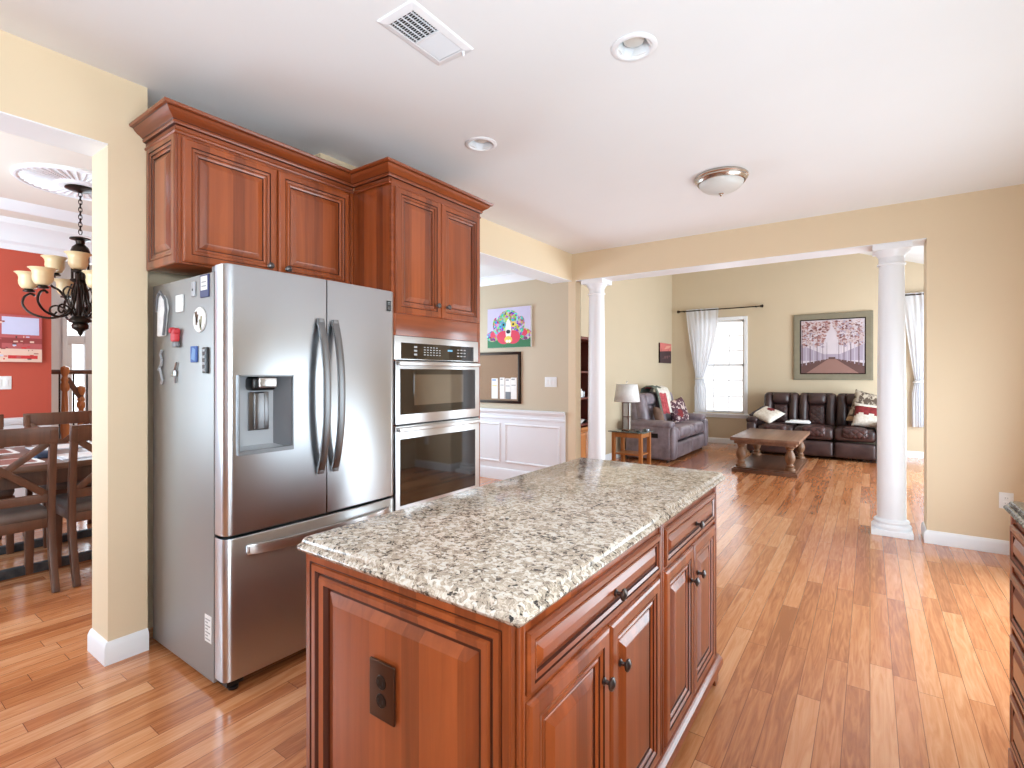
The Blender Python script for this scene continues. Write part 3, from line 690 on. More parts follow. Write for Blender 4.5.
for xx in (.06, FW-.06):
    mb = MB(); mb.lathe([(.02, 0), (.022, .012), (.012, .02), (.012, .06)], (xx, -.03, .002)); mb.box(xx-.04, xx+.03, -.06, .02, .03, .06); mb.build('levelling_foot', 'black_plastic', fr)
MB().box(.02, FW-.02, -.02, .01, .03, .062).build('kick_plate', 'black_plastic', fr)
mb = MB(); mb.xf(Rz(-PI/2)); mb.box(-.09, -.03, -.0012, .001, .195, .31, 0)
for k in range(7): mb.box(-.083, -.06 if k % 2 else -.04, -.0018, -.0011, .205+k*.014, .210+k*.014, 1)
setlab(mb.build('specification_sticker', ['white_plastic', 'legend_grey'], fr), 'small white printed sticker')

# magnets and notes on the refrigerator side (plane y = FY, facing the camera)
def flatbox(name, x, z, wd, ht, d, mats, label, cat, deco=None, **kw):
    o = thing(name, label, cat, (x, FY+.0, z))
    mb = MB(); mb.rbox((0, -d/2-.0002, 0), (wd, d, ht), min(.004, d*.45), mid=1); mb.build('magnet_body', mats[0], o)
    if deco: mb = MB(); deco(mb, d); mb.build('print', mats[1:], o)
    return o
G = 'magnets on the refrigerator side'
o = thing('magnetic_clip', 'crumpled white cloth holder with grey frame, leftmost and top of the refrigerator side', 'clip', (-2.705, FY, 1.617), 0, G)
mb = MB(); mb.prism([(-.04, -.1), (.02, -.1), (.035, .0), (.05, .03), (.03, .075), (.005, .1), (-.02, .085), (-.035, .02)], -.022, -.0005); mb.build('cloth', 'linen_white', o, bevel=.006)
mb = MB(); mb.tube([(-.045, -.02, .02), (-.02, -.026, .09), (.01, -.026, .11), (.05, -.02, .07), (.055, -.018, .02), (.04, -.018, -.05), (.025, -.018, -.095)], .006, 6); mb.build('edge_band', 'mid_grey', o)
o = flatbox('notepad_magnet', -2.537, 1.66, .068, .078, .01, ['white_plastic'], 'plain white square magnet right of the white cloth holder', 'magnet'); o['group'] = G
def dplate(mb, d): mb.box(-.006, .004, -d-.001, -d, -.008, .002)
o = flatbox('small_plate_magnet', -2.405, 1.712, .04, .066, .006, ['grey_plastic', 'black_plastic'], 'pale grey magnet with a tiny dark dot beside the blue framed card', 'magnet', dplate); o['group'] = G
def dcard(mb, d):
    mb.box(-.03, .03, -d-.001, -d, -.018, .042, 0); mb.box(-.022, .02, -d-.0015, -d-.001, .014, .020, 1); mb.box(-.022, .02, -d-.0015, -d-.001, -.004, .002, 1)
o = flatbox('card_magnet', -2.298, 1.715, .078, .098, .006, ['card_navy' if flat('card_navy', (62, 66, 110)) else '', 'white_plastic', 'legend_grey'], 'navy bordered card magnet at the top front of the refrigerator side', 'magnet', dcard); o['group'] = G
o = thing('round_magnet', 'round white disc magnet with a brown and olive sprig picture', 'magnet', (-2.345, FY, 1.575), 0, G)
mb = MB(); mb.xf(Rx(PI/2)); mb.lathe([(.054, 0), (.056, .003), (.054, .007), (0, .007)], n=32, cap=False); mb.build('magnet_body', 'white_plastic', o)
flat('sprig_brown', (110, 82, 54)); flat('sprig_olive', (150, 146, 110))
mb = MB()
for (a, b, c, d, m) in ((-.028, .03, -.01, -.01, 0), (-.018, .032, -.018, -.02, 0), (-.006, .02, -.016, -.008, 0), (.008, .0, .018, -.04, 1), (.022, .012, .014, -.03, 1)): mb.strip([(a*1.2, -.0078, b*1.15), (c*1.2, -.0078, d*1.15)], .013, .001, (1, 0, 0), m)
mb.build('print', ['sprig_brown', 'sprig_olive'], o)
flat('magnet_red', (196, 52, 60)); flat('magnet_blue', (64, 96, 166)); flat('magnet_sky', (110, 150, 200))
o = thing('figure_magnet', 'red lumpy ornament magnet with grey foot below the white square', 'magnet', (-2.565, FY, 1.505), 0, G)
mb = MB(); mb.rbox((0, -.013, .012), (.06, .024, .06), .012, mid=2); mb.rbox((-.02, -.016, .035), (.03, .03, .03), .012, mid=1); mb.rbox((.02, -.016, .03), (.03, .03, .03), .012, mid=1); mb.build('magnet_body', 'magnet_red', o)
mb = MB(); mb.rbox((.006, -.012, -.03), (.05, .022, .028), .009, mid=1); mb.build('ornament_foot', 'mid_grey', o)
def dblue(mb, d): mb.prism([(-.02, -.02), (.015, -.03), (.02, .02), (-.005, .03)], -d-.001, -d)
o = flatbox('blue_magnet', -2.395, 1.428, .06, .072, .008, ['magnet_blue', 'magnet_sky'], 'blue square picture magnet below the round disc', 'magnet', dblue); o['group'] = G
def dblk(mb, d):
    for k in range(4): mb.rbox((0, -d-.002, -.042+k*.028), (.02, .006, .012), .003, mid=1)
o = flatbox('strip_magnet', -2.283, 1.40, .042, .112, .012, ['black_plastic', 'grey_plastic'], 'black upright strip magnet beside the blue square magnet', 'magnet', dblk); o['group'] = G
o = MB().tube([(.012, -.008, .08), (-.006, -.008, .06), (.012, -.008, .035), (.004, -.008, .01), (-.03, -.008, -.015), (-.012, -.008, -.005), (.0, -.008, -.03), (.018, -.008, -.06), (.004, -.008, -.08)], .006, 6).build('squiggle_magnet', 'grey_plastic'); o.location = (-2.735, FY, 1.375); tag(o, 'silver wire squiggle magnet low on the left of the refrigerator side', 'magnet', G)
mb = MB(); mb.rbox((0, -.007, 0), (.03, .012, .03), .005, mid=1); mb.tube([(.0, -.007, .01), (.015, -.007, .04), (.022, -.007, .05)], .005, 6); mb.tube([(-.01, -.007, 0), (-.035, -.007, -.01)], .005, 6); mb.tube([(.005, -.007, -.01), (.01, -.007, -.045)], .005, 6)
o = mb.build('charm_magnet', 'steel'); o.location = (-2.585, FY, 1.345); tag(o, 'small silver star-shaped charm magnet below the red ornament', 'magnet', G)

for o in COL.objects:
    if o.get('group') == G: o.location.x *= 1.016; o.location.z = 1.34+(o.location.z-1.34)*1.016
# ------------------------------------------------------------ columns
def column(x, y, label):
    o = thing('column', label, 'column', (x, y, 0), 0, 'white columns in the wide opening')
    mb = MB(); mb.box(-.14, .14, -.14, .14, 0, .045); b = mb.build('plinth', 'trim_white', o, bevel=.003)
    mb = MB(); mb.lathe([(.135, .045), (.138, .055), (.138, .07), (.130, .082), (.118, .087), (.116, .094), (.124, .1), (.126, .108), (.12, .118), (.108, .123)], n=40); mb.build('base', 'trim_white', o)
    mb = MB(); mb.lathe([(.108, .12), (.1015, .13), (.100, .9)]+[(.100-.012*(k/8)**1.4, .9+1.36*k/8) for k in range(1, 9)], n=48); mb.build('shaft', 'trim_white', o)
    mb = MB(); mb.lathe([(.088, 2.255), (.098, 2.26), (.101, 2.268), (.098, 2.276), (.089, 2.28), (.089, 2.325), (.094, 2.33), (.098, 2.342), (.118, 2.368), (.124, 2.38)], n=40); mb.box(-.132, .132, -.132, .132, 2.378, 2.424)
    mb.build('capital', 'trim_white', o, bevel=.002)
column(.148, 5.342, 'white round column standing nearer the right-hand wall')
column(-2.585, 5.342, 'white round column standing at the left end of the wide opening')

# ------------------------------------------------------------ ceiling fixtures
vt = thing('ceiling_vent', 'white rectangular louvred air vent on the kitchen ceiling', 'vent', (-1.49, 1.497, CE))
mb = MB(); a, b, c = .102, .178, .012
ring = [(0, 0), (.004, -.006), (.01, -.008), (.032, -.012), (.036, -.010)]
for (i0, z0), (i1, z1) in zip(ring, ring[1:]):
    A = [(-a+i0, -b+i0, z0), (a-i0, -b+i0, z0), (a-i0, b-i0, z0), (-a+i0, b-i0, z0)]; B = [(-a+i1, -b+i1, z1), (a-i1, -b+i1, z1), (a-i1, b-i1, z1), (-a+i1, b-i1, z1)]
    for k in range(4): mb.add([A[k], A[(k+1) % 4], B[(k+1) % 4], B[k]], [(0, 1, 2, 3)])
mb.build('vent_frame', 'trim_white', vt)
MB().box(-a+.034, a-.034, -b+.034, b-.034, -.004, -.0005).build('vent_cavity', 'vent_dark', vt)
for k in range(24):
    yy = -b+.045+(2*b-.09)*k/23; an = .9 if k < 12 else -.55
    mb = MB(); mb.xf(T(0, yy, -.0075) @ Rx(an)); mb.box(-a+.036, a-.036, -.0055, .0055, -.0006, .0006); mb.build('slat', 'trim_white', vt)
for k in range(5): mb = MB(); xx = -a+.05+k*(2*a-.1)/4; mb.box(xx-.0015, xx+.0015, -b+.036, -.004, -.0095, -.003); mb.build('cross_bar', 'trim_white', vt)
mb = MB(); mb.box(-a+.034, a-.034, -.004, .004, -.012, -.003); mb.build('centre_bar', 'trim_white', vt)
mb = MB(); mb.rbox((.06, b-.02, -.018), (.008, .012, .022), .003, mid=1); mb.build('lever', 'trim_white', vt)
def can(x, y, label):
    o = thing('recessed_light', label, 'ceiling light', (x, y, CE), 0, 'recessed ceiling lights')
    mb = MB(); mb.lathe([(.096, -.0005), (.096, -.004), (.09, -.008), (.078, -.009), (.072, -.006), (.064, .03), (.060, .075), (.0, .08)], n=36, cap=False); mb.build('trim_ring', 'trim_white', o)
    mb = MB(); mb.lathe([(.0, .018), (.03, .019), (.042, .024), (.046, .034), (.04, .075)], n=28, cap=False); mb.build('bulb', 'lamp_lens', o)
can(-.823, 2.063, 'round white recessed ceiling light nearest the air vent'); can(-1.927, 2.393, 'round white recessed ceiling light above the tall oven cabinet')
fl = thing('flush_ceiling_light', 'brushed nickel ceiling light with a white glass bowl', 'ceiling light', (-.857, 3.76, CE))
mb = MB(); mb.lathe([(.17, -.0005), (.178, -.008), (.178, -.016), (.17, -.022), (.172, -.032), (.164, -.04), (.158, -.05), (.15, -.052), (.14, -.04)], n=44, cap=False); mb.build('rim', 'nickel', fl)
mb = MB(); mb.lathe([(.148*math.cos(PI/2*k/12), -.045-.078*math.sin(PI/2*k/12)) for k in range(13)], n=44, cap=False); mb.build('glass_bowl', 'frosted_glass', fl)
mb = MB(); mb.lathe([(.016, -.120), (.017, -.126), (.009, -.130), (.010, -.136), (.005, -.142), (0, -.145)], n=16); mb.build('finial', 'nickel', fl)

# ------------------------------------------------------------ wall plates
def plate(name, x, y, z, label, cat, wd=.075, sw=0, rz=0):
    o = thing(name, label, cat, (x, y, z), rz)
    mb = MB(); mb.rbox((0, -.004, 0), (wd, .007, .12), .003, mid=1); mb.build('cover_plate', 'white_plastic', o)
    if sw:
        for k in range(sw):
            mb = MB(); xx = (k-(sw-1)/2)*.046; mb.rbox((xx, -.0095, 0), (.03, .007, .065), .002, mid=1); mb.build('switch', 'white_plastic', o)
    else:
        for zz in (.02, -.02):
            mb = MB(); mb.rbox((0, -.0085, zz), (.033, .004, .028), .002, mid=1); mb.box(-.008, -.005, -.0112, -.010, zz-.004, zz+.005, 1); mb.box(.005, .008, -.0112, -.010, zz-.004, zz+.005, 1); mb.build('socket', ['white_plastic', 'grey_plastic'], o)
plate('wall_outlet', .828, YF, .40, 'white electrical outlet low on the yellow wall at right', 'outlet', .08)
plate('light_switch', -3.115, YF, 1.25, 'white triple light switch on the tan wall above the wainscot', 'light switch', .165, 3)
plate('dining_light_switch', -6.4, 1.06, 1.265, 'white light switch on the red dining room wall', 'light switch', .118, 2, PI/2)

# ------------------------------------------------------------ pictures
def P2(mb, pts, y, m): mb.add([(x, y, z) for x, z in pts], [tuple(range(len(pts)))], m)
# colourful dog canvas
o = thing('dog_canvas', 'colourful patchwork dog canvas painting above the cork board', 'painting', (-3.72, YF, 1.68))
mb = MB(); mb.box(-.335, .335, -.03, 0, 0, .505); mb.build('canvas', 'linen_white', o, bevel=.003)
for nme, c in (('lav', (208, 200, 226)), ('grass_paint', (52, 120, 76)), ('coral', (224, 62, 90)), ('ink', (30, 26, 40)), ('paint_white', (246, 242, 236)), ('paint_yellow', (236, 208, 84)), ('teal_paint', (70, 168, 184)), ('plum_paint', (132, 58, 110))): flat(nme, c)
def ell(cx, cz, a, b, n=24, rot=0): return [(cx+a*math.cos(2*PI*k/n)*math.cos(rot)-b*math.sin(2*PI*k/n)*math.sin(rot), cz+a*math.cos(2*PI*k/n)*math.sin(rot)+b*math.sin(2*PI*k/n)*math.cos(rot)) for k in range(n)]
mb = MB(); P2(mb, [(-.334, .001), (.334, .001), (.334, .504), (-.334, .504)], -.0306, 0); P2(mb, [(-.334, .001), (.334, .001), (.334, .15), (.1, .17), (-.2, .15), (-.334, .17)], -.0308, 1)
for q, (e, m) in enumerate(((ell(-.25, .15, .1, .07), 8), (ell(.25, .16, .1, .07), 8), (ell(-.24, .17, .05, .04), 2), (ell(.24, .18, .05, .04), 2), (ell(-.17, .25, .07, .14, rot=.25), 8), (ell(.17, .25, .07, .14, rot=-.25), 8), (ell(0, .31, .185, .165), 8), (ell(-.07, .13, .11, .085), 2), (ell(.07, .13, .11, .085), 2), (ell(0, .22, .045, .14), 4), (ell(-.075, .29, .04, .035), 6), (ell(.075, .29, .04, .035), 5), (ell(-.075, .29, .016, .016), 3), (ell(.075, .29, .016, .016), 3), (ell(0, .2, .034, .024), 3), (ell(0, .1, .06, .045), 5), (ell(-.02, .08, .02, .02), 4), (ell(.02, .08, .02, .02), 4), (ell(-.26, .11, .03, .02), 7), (ell(.26, .11, .03, .02), 7))): P2(mb, e, -.031-.0002*q, m)
mb.build('picture', ['lav', 'grass_paint', 'coral', 'ink', 'paint_white', 'paint_yellow', 'teal_paint', 'plum_paint', 'mosaic'], o)
# cork board and its papers
o = thing('cork_board', 'cork notice board in a dark frame on the tan wall above the wainscot', 'notice board', (-3.99, YF, .985))
MB().box(-.42, .42, -.012, 0, .0, .63).build('cork_sheet', 'cork', o)
mb = MB()
for (a_, b_, c_, d_) in ((-.445, .445, -.01, .024), (-.445, .445, .606, .64), (-.445, -.41, .02, .61), (.41, .445, .02, .61)): mb.box(a_, b_, -.026, 0, c_, d_)
mb.build('frame', 'bronze', o, bevel=.003)
for (px, pz, pw, ph, nm, lb, mm) in ((-3.95, 1.03, .10, .26, 'note_paper', 'white note with yellow and blue heading pinned on the cork board', ['paint_white', 'paint_yellow', 'magnet_sky']), (-3.83, 1.03, .075, .27, 'list_paper', 'narrow white paper pinned second on the cork board', ['paint_white', 'legend_grey', 'legend_grey']), (-3.74, 1.03, .085, .26, 'letter_paper', 'white letter pinned above the grey card on the cork board', ['paint_white', 'legend_grey', 'legend_grey']), (-3.65, 1.03, .09, .27, 'calendar_sheet', 'white sheet pinned at the right end of the cork board', ['paint_white', 'legend_grey', 'legend_grey'])):
    mb = MB(); mb.box(px-pw/2, px+pw/2, YF-.0145, YF-.0125, pz, pz+ph); mb.box(px-pw/2+.01, px+pw/2-.015, YF-.0152, YF-.0144, pz+ph-.10, pz+ph-.09, 1); mb.box(px-pw/2+.01, px+pw/2-.03, YF-.0152, YF-.0144, pz+ph-.03, pz+ph-.012, 2)
    tag(mb.build(nm, mm), lb, 'paper', 'papers on the cork board')
tag(MB().box(-3.775, -3.695, YF-.0185, YF-.016, 1.03, 1.12).build('grey_card', 'mid_grey'), 'small dark grey card at the bottom of the cork board', 'card', 'papers on the cork board')
# avenue landscape over the sofa
o = thing('framed_landscape', 'large framed picture of a misty tree avenue above the brown sofa', 'painting', (-.54, 10.4, 1.245))
simple('frame_sage', (130, 122, 102), .6, 0, .15, 12)
mb = MB(); mb.panel(-.585, 0, 1.17, 1.165, .03, [(0, .0, 0), (.004, -.008, 0), (.03, -.012, 0), (.08, -.006, 0), (.10, -.004, 0), (.101, .012, 1), (.116, .012, 1)], -.03); mb.build('frame', ['frame_sage', 'bronze'], o, smooth=15)
for nme, c in (('mist', (206, 194, 200)), ('mist_lilac', (166, 152, 168)), ('leaf_rust', (112, 66, 64)), ('leaf_rose', (158, 112, 108)), ('leaf_pale', (196, 172, 170)), ('path_rose', (146, 108, 98)), ('path_dark', (96, 66, 62)), ('trunk_pale', (188, 178, 190)), ('trunk_dark', (110, 88, 98))): flat(nme, c)
mb = MB(); Y0 = -.0195; px0, px1, pz0, pz1 = -.468, .468, .118, 1.047
P2(mb, [(px0, pz0), (px1, pz0), (px1, pz1), (px0, pz1)], Y0, 0)
P2(mb, [(px0, pz0+.22), (px1, pz0+.22), (px1, .62), (.12, .45), (-.12, .45), (px0, .62)], Y0-.0003, 1)
P2(mb, [(px0, pz0), (px1, pz0), (px1, pz0+.17), (.06, pz0+.25), (-.06, pz0+.25), (px0, pz0+.17)], Y0-.0006, 6)
P2(mb, [(px0+.08, pz0), (px1-.08, pz0), (.05, pz0+.25), (-.05, pz0+.25)], Y0-.0009, 5)
rnd = random.Random(3)
for k in range(230):
    u = rnd.uniform(-1, 1); zz = rnd.uniform(0, 1); r = rnd.uniform(.02, .05)
    if abs(u) < .30*(1-zz): continue
    xx = max(px0+r, min(px1-r, u*.46)); zc = min(.58+.45*zz, pz1-r)
    P2(mb, [(xx+r*rnd.uniform(.55, 1)*math.cos(a), zc+.7*r*rnd.uniform(.55, 1)*math.sin(a)) for a in [2*PI*j/9 for j in range(9)]], Y0-.0007-.000001*k, rnd.choice([1, 3, 4, 4, 3]))
for k in range(9):
    q = (k+1)/9; 
    for sd in (-1, 1):
        xx = sd*(.06+.39*q**1.5); wd = .0025+.007*q; zb = pz0+.245-.12*q**1.5
        P2(mb, [(xx-wd, zb), (xx+wd, zb), (xx+wd*.7, .62+.35*q), (xx-wd*.7, .62+.35*q)], Y0-.0012-.0001*k, 7 if (k+(sd > 0)) % 2 else 8)
for k in range(760):
    u = rnd.uniform(-1, 1); zz = rnd.uniform(.0, 1)**.8; zc = .60+.43*zz
    if abs(u) < .3*(1-zz): continue
    r = rnd.uniform(.006, .03); xx = max(px0+r, min(px1-r, u*.46)); zc = min(zc, pz1-r)
    m = rnd.choice([2, 3, 4, 4, 3, 0]) if u < .2 else rnd.choice([3, 4, 4, 0, 1, 2])
    P2(mb, [(xx+r*rnd.uniform(.6, 1)*math.cos(a), zc+.8*r*rnd.uniform(.6, 1)*math.sin(a)) for a in [2*PI*j/7 for j in range(7)]], Y0-.0025-.000004*k, m)
mb.box(-.05, .05, Y0-.004, Y0-.0008, pz0+.245, pz0+.28, 6)
mb.build('picture', ['mist', 'mist_lilac', 'leaf_rust', 'leaf_rose', 'leaf_pale', 'path_rose', 'path_dark', 'trunk_pale', 'trunk_dark'], o)
# small sunset canvas on the living room side wall
o = thing('small_canvas', 'small dark canvas with a red sky on the living room side wall', 'painting', (-3.33, 9.92, 1.565), PI/2)
MB().box(-.33, .33, -.03, 0, 0, .39).build('canvas', 'bronze', o)
for nme, c in (('sky_rose', (214, 116, 110)), ('sky_peach', (226, 160, 140)), ('hill_dark', (66, 44, 50)), ('water_dusk', (122, 84, 88))): flat(nme, c)
mb = MB(); P2(mb, [(-.33, 0), (.33, 0), (.33, .39), (-.33, .39)], -.0304, 2); P2(mb, [(-.33, .22), (.33, .25), (.33, .39), (-.33, .39)], -.0307, 0); P2(mb, [(-.1, .27), (.2, .3), (.33, .36), (.05, .34)], -.031, 1); P2(mb, [(-.2, .08), (.15, .1), (.3, .16), (-.05, .14)], -.031, 3)
for k in range(5): P2(mb, [(-.28+k*.13, .05), (-.2+k*.13, .05), (-.24+k*.13, .3-.03*(k % 3))], -.0313, 2)
mb.build('picture', ['sky_rose', 'sky_peach', 'hill_dark', 'water_dusk'], o)
# town picture on the red wall
o = thing('town_canvas', 'red and white town scene canvas on the red dining room wall', 'painting', (-6.4, .93, 1.455), PI/2)
MB().box(-.46, .39, -.035, 0, 0, .43).build('canvas', 'plum_paint', o)
for nme, c in (('brick_rose', (186, 92, 92)), ('snow_lilac', (206, 206, 232)), ('awning', (150, 62, 60)), ('street_pale', (232, 196, 176)), ('shadow_brown', (92, 58, 56)), ('bright_red', (206, 52, 52))): flat(nme, c)
mb = MB(); P2(mb, [(-.46, 0), (.39, 0), (.39, .43), (-.46, .43)], -.0354, 0)
for (x0, x1, z0, z1, m) in ((-.44, -.1, .26, .42, 1), (-.05, .1, .22, .41, 4), (.12, .37, .25, .41, 1), (-.46, .39, .17, .22, 2), (-.46, .39, .0, .12, 3), (-.4, -.2, .12, .17, 4), (-.05, .12, .10, .17, 2), (.18, .3, .02, .12, 1), (.16, .36, .03, .06, 5), (-.3, .0, .0, .03, 4), (.31, .37, .08, .2, 0)): P2(mb, [(x0, z0), (x1, z0), (x1, z1), (x0, z1)], -.0358-.0002*m, m)
rt = random.Random(5)
for k in range(150):
    x0 = rt.uniform(-.44, .35); z0 = rt.uniform(.01, .40); a_ = rt.uniform(.006, .035); b_ = rt.uniform(.006, .02)
    m = rt.choice([0, 2, 4, 3, 1] if z0 > .2 else [3, 2, 4, 0, 3, 5, 1])
    if .12 < x0 < .37 and .24 < z0 < .41: m = 1
    P2(mb, [(x0, z0), (min(.39, x0+a_), z0), (min(.39, x0+a_), min(.43, z0+b_)), (x0, min(.43, z0+b_))], -.0372-.00001*k, m)
mb.build('picture', ['brick_rose', 'snow_lilac', 'awning', 'street_pale', 'shadow_brown', 'bright_red'], o)

# ------------------------------------------------------------ curtains
def curtain(x_top0, x_top1, tie0, tie1, bot0, bot1, ztop, ztie, zbot, label, rod0, rod1, rlabel):
    r = thing('curtain_rod', rlabel, 'curtain rod', (rod0, 10.32, ztop-.01), 0, 'curtain rods')
    MB().tube([(0, 0, 0), (rod1-rod0, 0, 0)], .011, 10).build('rod', 'bronze', r)
    for xx, sg in ((0, -1), (rod1-rod0, 1)):
        mb = MB(); mb.xf(T(xx, 0, 0) @ Ry(sg*PI/2)); mb.lathe([(.011, 0), (.022, .004), (.022, .012), (.014, .018), (.026, .028), (.03, .042), (.024, .056), (.0, .064)], n=16, cap=False); mb.build('finial', 'bronze', r)
        mb = MB(); mb.box(xx-sg*.07-.008, xx-sg*.07+.008, -.012, .078, -.012, .012); mb.build('bracket', 'bronze', r)
    nx, nz = 72, 60; v = []; f = []
    def lerp(a, b, t): return a+(b-a)*t
    for j in range(nz+1):
        z = ztop+.02-(ztop+.02-zbot)*j/nz
        if z > ztie: t_ = (ztop-z)/(ztop-ztie); t_ = max(0, t_); l = lerp(x_top0, tie0, t_**1.25); rr = lerp(x_top1, tie1, t_**1.8 if t_ < 1 else 1)
        else: t_ = (ztie-z)/(ztie-zbot); q = min(1, t_*3.5); l = lerp(tie0, bot0, q); rr = lerp(tie1, bot1, q)
        gat = 1-(rr-l)/(x_top1-x_top0)
        for i in range(nx+1):
            u = i/nx; am = .007+.010*gat
            v.append((lerp(l, rr, u), 10.322+am*math.sin(u*2*PI*6+.6*math.sin(z*2))+.006*math.sin(u*47+z*3), z))
    for j in range(nz):
        for i in range(nx): a = j*(nx+1)+i; f.append((a, a+1, a+nx+2, a+nx+1))
    c = thing('curtain', label, 'curtain', (0, 0, 0), 0, 'sheer white curtains')
    MB().add(v, f).build('drape', 'sheer', c, smooth=80)
    mb = MB(); xm = (tie0+tie1)/2; hw = (tie1-tie0)/2+.012; mb.tube([(xm+hw*math.cos(a), 10.322+.05*math.sin(a), ztie-.01+.012*math.cos(a)) for a in [2*PI*k/20 for k in range(20)]], .018, 8, closed=True)
    mb.build('tie_back', 'linen_white', c)
curtain(-3.02, -2.40, -2.83, -2.69, -2.86, -2.62, 2.62, 1.27, .60, 'sheer white curtain tied back at the left of the living room window', -3.14, -1.67, 'dark metal curtain rod over the main living room window')
curtain(.43, .95, .585, .73, .55, .75, 2.63, 1.24, .5, 'sheer white curtain seen between the right column and the yellow wall', .40, 1.9, 'dark curtain rod end beside the right column')

# ------------------------------------------------------------ sofas
def seatset(root, n, x0, mw, depth, back_h, lea, quilt, armw, seat_z, head):
    """n seats from x0 (width mw each), arms outside; front at y=0, back at y=depth, facing -y"""
    W = n*mw
    mb = MB(); mb.rbox((x0+W/2, depth/2+.04, .13), (W+.02, depth-.16, .20), .02); mb.build('base', lea, root)
    for k in range(n):
        cx = x0+(k+.5)*mw
        mb = MB(); mb.rbox((cx, .33, seat_z-.09), (mw-.006, .66, .19), .06, .018, 2); sc = mb.build('seat_cushion', lea, root)
        mb = MB(); mb.rbox((cx, .245, seat_z-.055), (mw*.62, .56, .16), .05, .012, 2); mb.build('quilted_panel', quilt, sc)
        mb = MB(); mb.rbox((cx, .045, .165), (mw-.010, .11, .24), .04, .012, 1); mb.build('footrest', lea, root)
        bk = MB(); tilt = T(cx, depth-.38, seat_z-.04) @ Rx(-.18)
        hh = back_h-seat_z+.06
        bk.xf(tilt); bk.rbox((0, .17, hh/2), (mw-.008, .16, hh), .06, .01, 1)
        for sg in (-1, 1): bk.rbox((sg*mw*.36, .07, hh*.49), (mw*.27, .17, hh*.94), .07, .02, 1)
        b = bk.build('back_cushion', lea, root)
        mb = MB(); mb.xf(tilt); mb.rbox((0, .06, hh*.80), (mw*.52, .19, hh*.34), .07, .015, 1); mb.build('headrest', lea, b)
        mb = MB(); mb.xf(tilt); mb.rbox((0, .085, hh*.36), (mw*.44, .14, hh*.56), .05, .012, 1); mb.build('lumbar_panel', quilt, b)
    for sg, ax in ((-1, x0-armw/2), (1, x0+W+armw/2)):
        mb = MB(); mb.rbox((ax, depth*.46, .30), (armw, depth*.86, .54), .05, .01, 0); a = mb.build('arm', lea, root)
        mb = MB(); mb.rbox((ax, depth*.42, .565), (armw+.02, depth*.8, .11), .05, .012, 2); mb.build('arm_pad', lea, a)
        mb = MB(); mb.rbox((ax, .03, .29), (armw*.92, .1, .5), .045, .012, 1); mb.build('arm_front', lea, a)
        if sg: 
            side = ax+sg*(armw/2+.004)
            mb = MB(); mb.rbox((side, depth*.34, .40), (.012, .13, .07), .004, mid=1); mb.build('recliner_pull', 'black_plastic', a)
    for fx in (x0-armw+.06, x0+W+armw-.06):
        for fy in (.1, depth-.12): MB().lathe([(.022, 0), (.028, .05)], (fx, fy, 0), 12).build('foot', 'black_plastic', root)
sofa = thing('reclining_sofa', 'dark brown leather reclining sofa below the large landscape picture', 'sofa', (-1.56, 9.33, 0))
seatset(sofa, 3, 0, .548, .99, 1.04, 'leather_brown', 'leather_quilt', .165, .49, True)
ls = thing('reclining_loveseat', 'grey-brown leather reclining loveseat along the side wall by the window', 'loveseat', (-2.42, 7.80, 0), PI/2)
seatset(ls, 2, 0, .79, .86, 1.05, 'leather_plum', 'leather_plum', .20, .49, True)
# cushions on the sofa
def cush(name, label, loc, rz, rx, wd, ht, th, mats, mf=None, ry=0):
    m = T(*loc) @ Rz(rz) @ Rx(rx) @ Ry(ry); mb = MB(); mb.pillow(wd, ht, th, Matrix(), 0, 14, mf)
    o = mb.build(name, mats, weld=True, smooth=80); o.matrix_world = m
    return tag(o, label, 'cushion')
cush('throw_pillow', 'white cushion with red mark and charcoal edge leaning at the left end of the sofa', (-1.44, 9.55, .66), -.15, -1.05, .46, .36, .12, ['fabric_cream', 'fabric_wine', 'fabric_charcoal'], lambda u, q: 2 if u < -.55 else (1 if (u-.05)**2+(q-.55)**2*1.2 < .10 else 0), ry=.5)
cush('throw_pillow', 'camouflage-patterned cushion propped on the sofa beside the right column', (-.05, 9.78, .80), .12, -.28, .42, .54, .13, ['fabric_camo', 'fabric_tan'], lambda u, q: 1 if q < -.78 else 0, ry=.28)
cush('throw_pillow', 'wine red and white jagged cushion in front of the camouflage one', (.02, 9.60, .69), -.05, -.3, .48, .38, .14, ['fabric_cream', 'fabric_wine'], lambda u, q: 1 if (q > -.1+.35*abs(((u*3.3) % 2)-1) and q < .72) else 0, ry=.12)
mb = MB(); mb.rbox((0, 0, .012), (.36, .2, .03), .012, .006); mb.rbox((.02, .02, .034), (.28, .16, .02), .009); o = mb.build('folded_cloth', 'linen_white'); o.location = (-.98, 9.62, .535); tag(o, 'folded white cloth lying on the sofa seat', 'cloth')
# loveseat dressing
cush('throw_pillow', 'patterned plum and cream cushion at the far end of the loveseat', (-2.76, 8.98, .70), PI/2-.25, -.28, .48, .44, .15, ['fabric_floral', 'fabric_wine'], lambda u, q: 1 if (u+.3)**2+(q+.2)**2 < .12 else 0, ry=-.15)
cush('throw_pillow', 'plain brown cushion at the near end of the loveseat', (-2.80, 8.08, .66), PI/2+.2, -.3, .34, .32, .13, ['fabric_brown'], ry=.1)
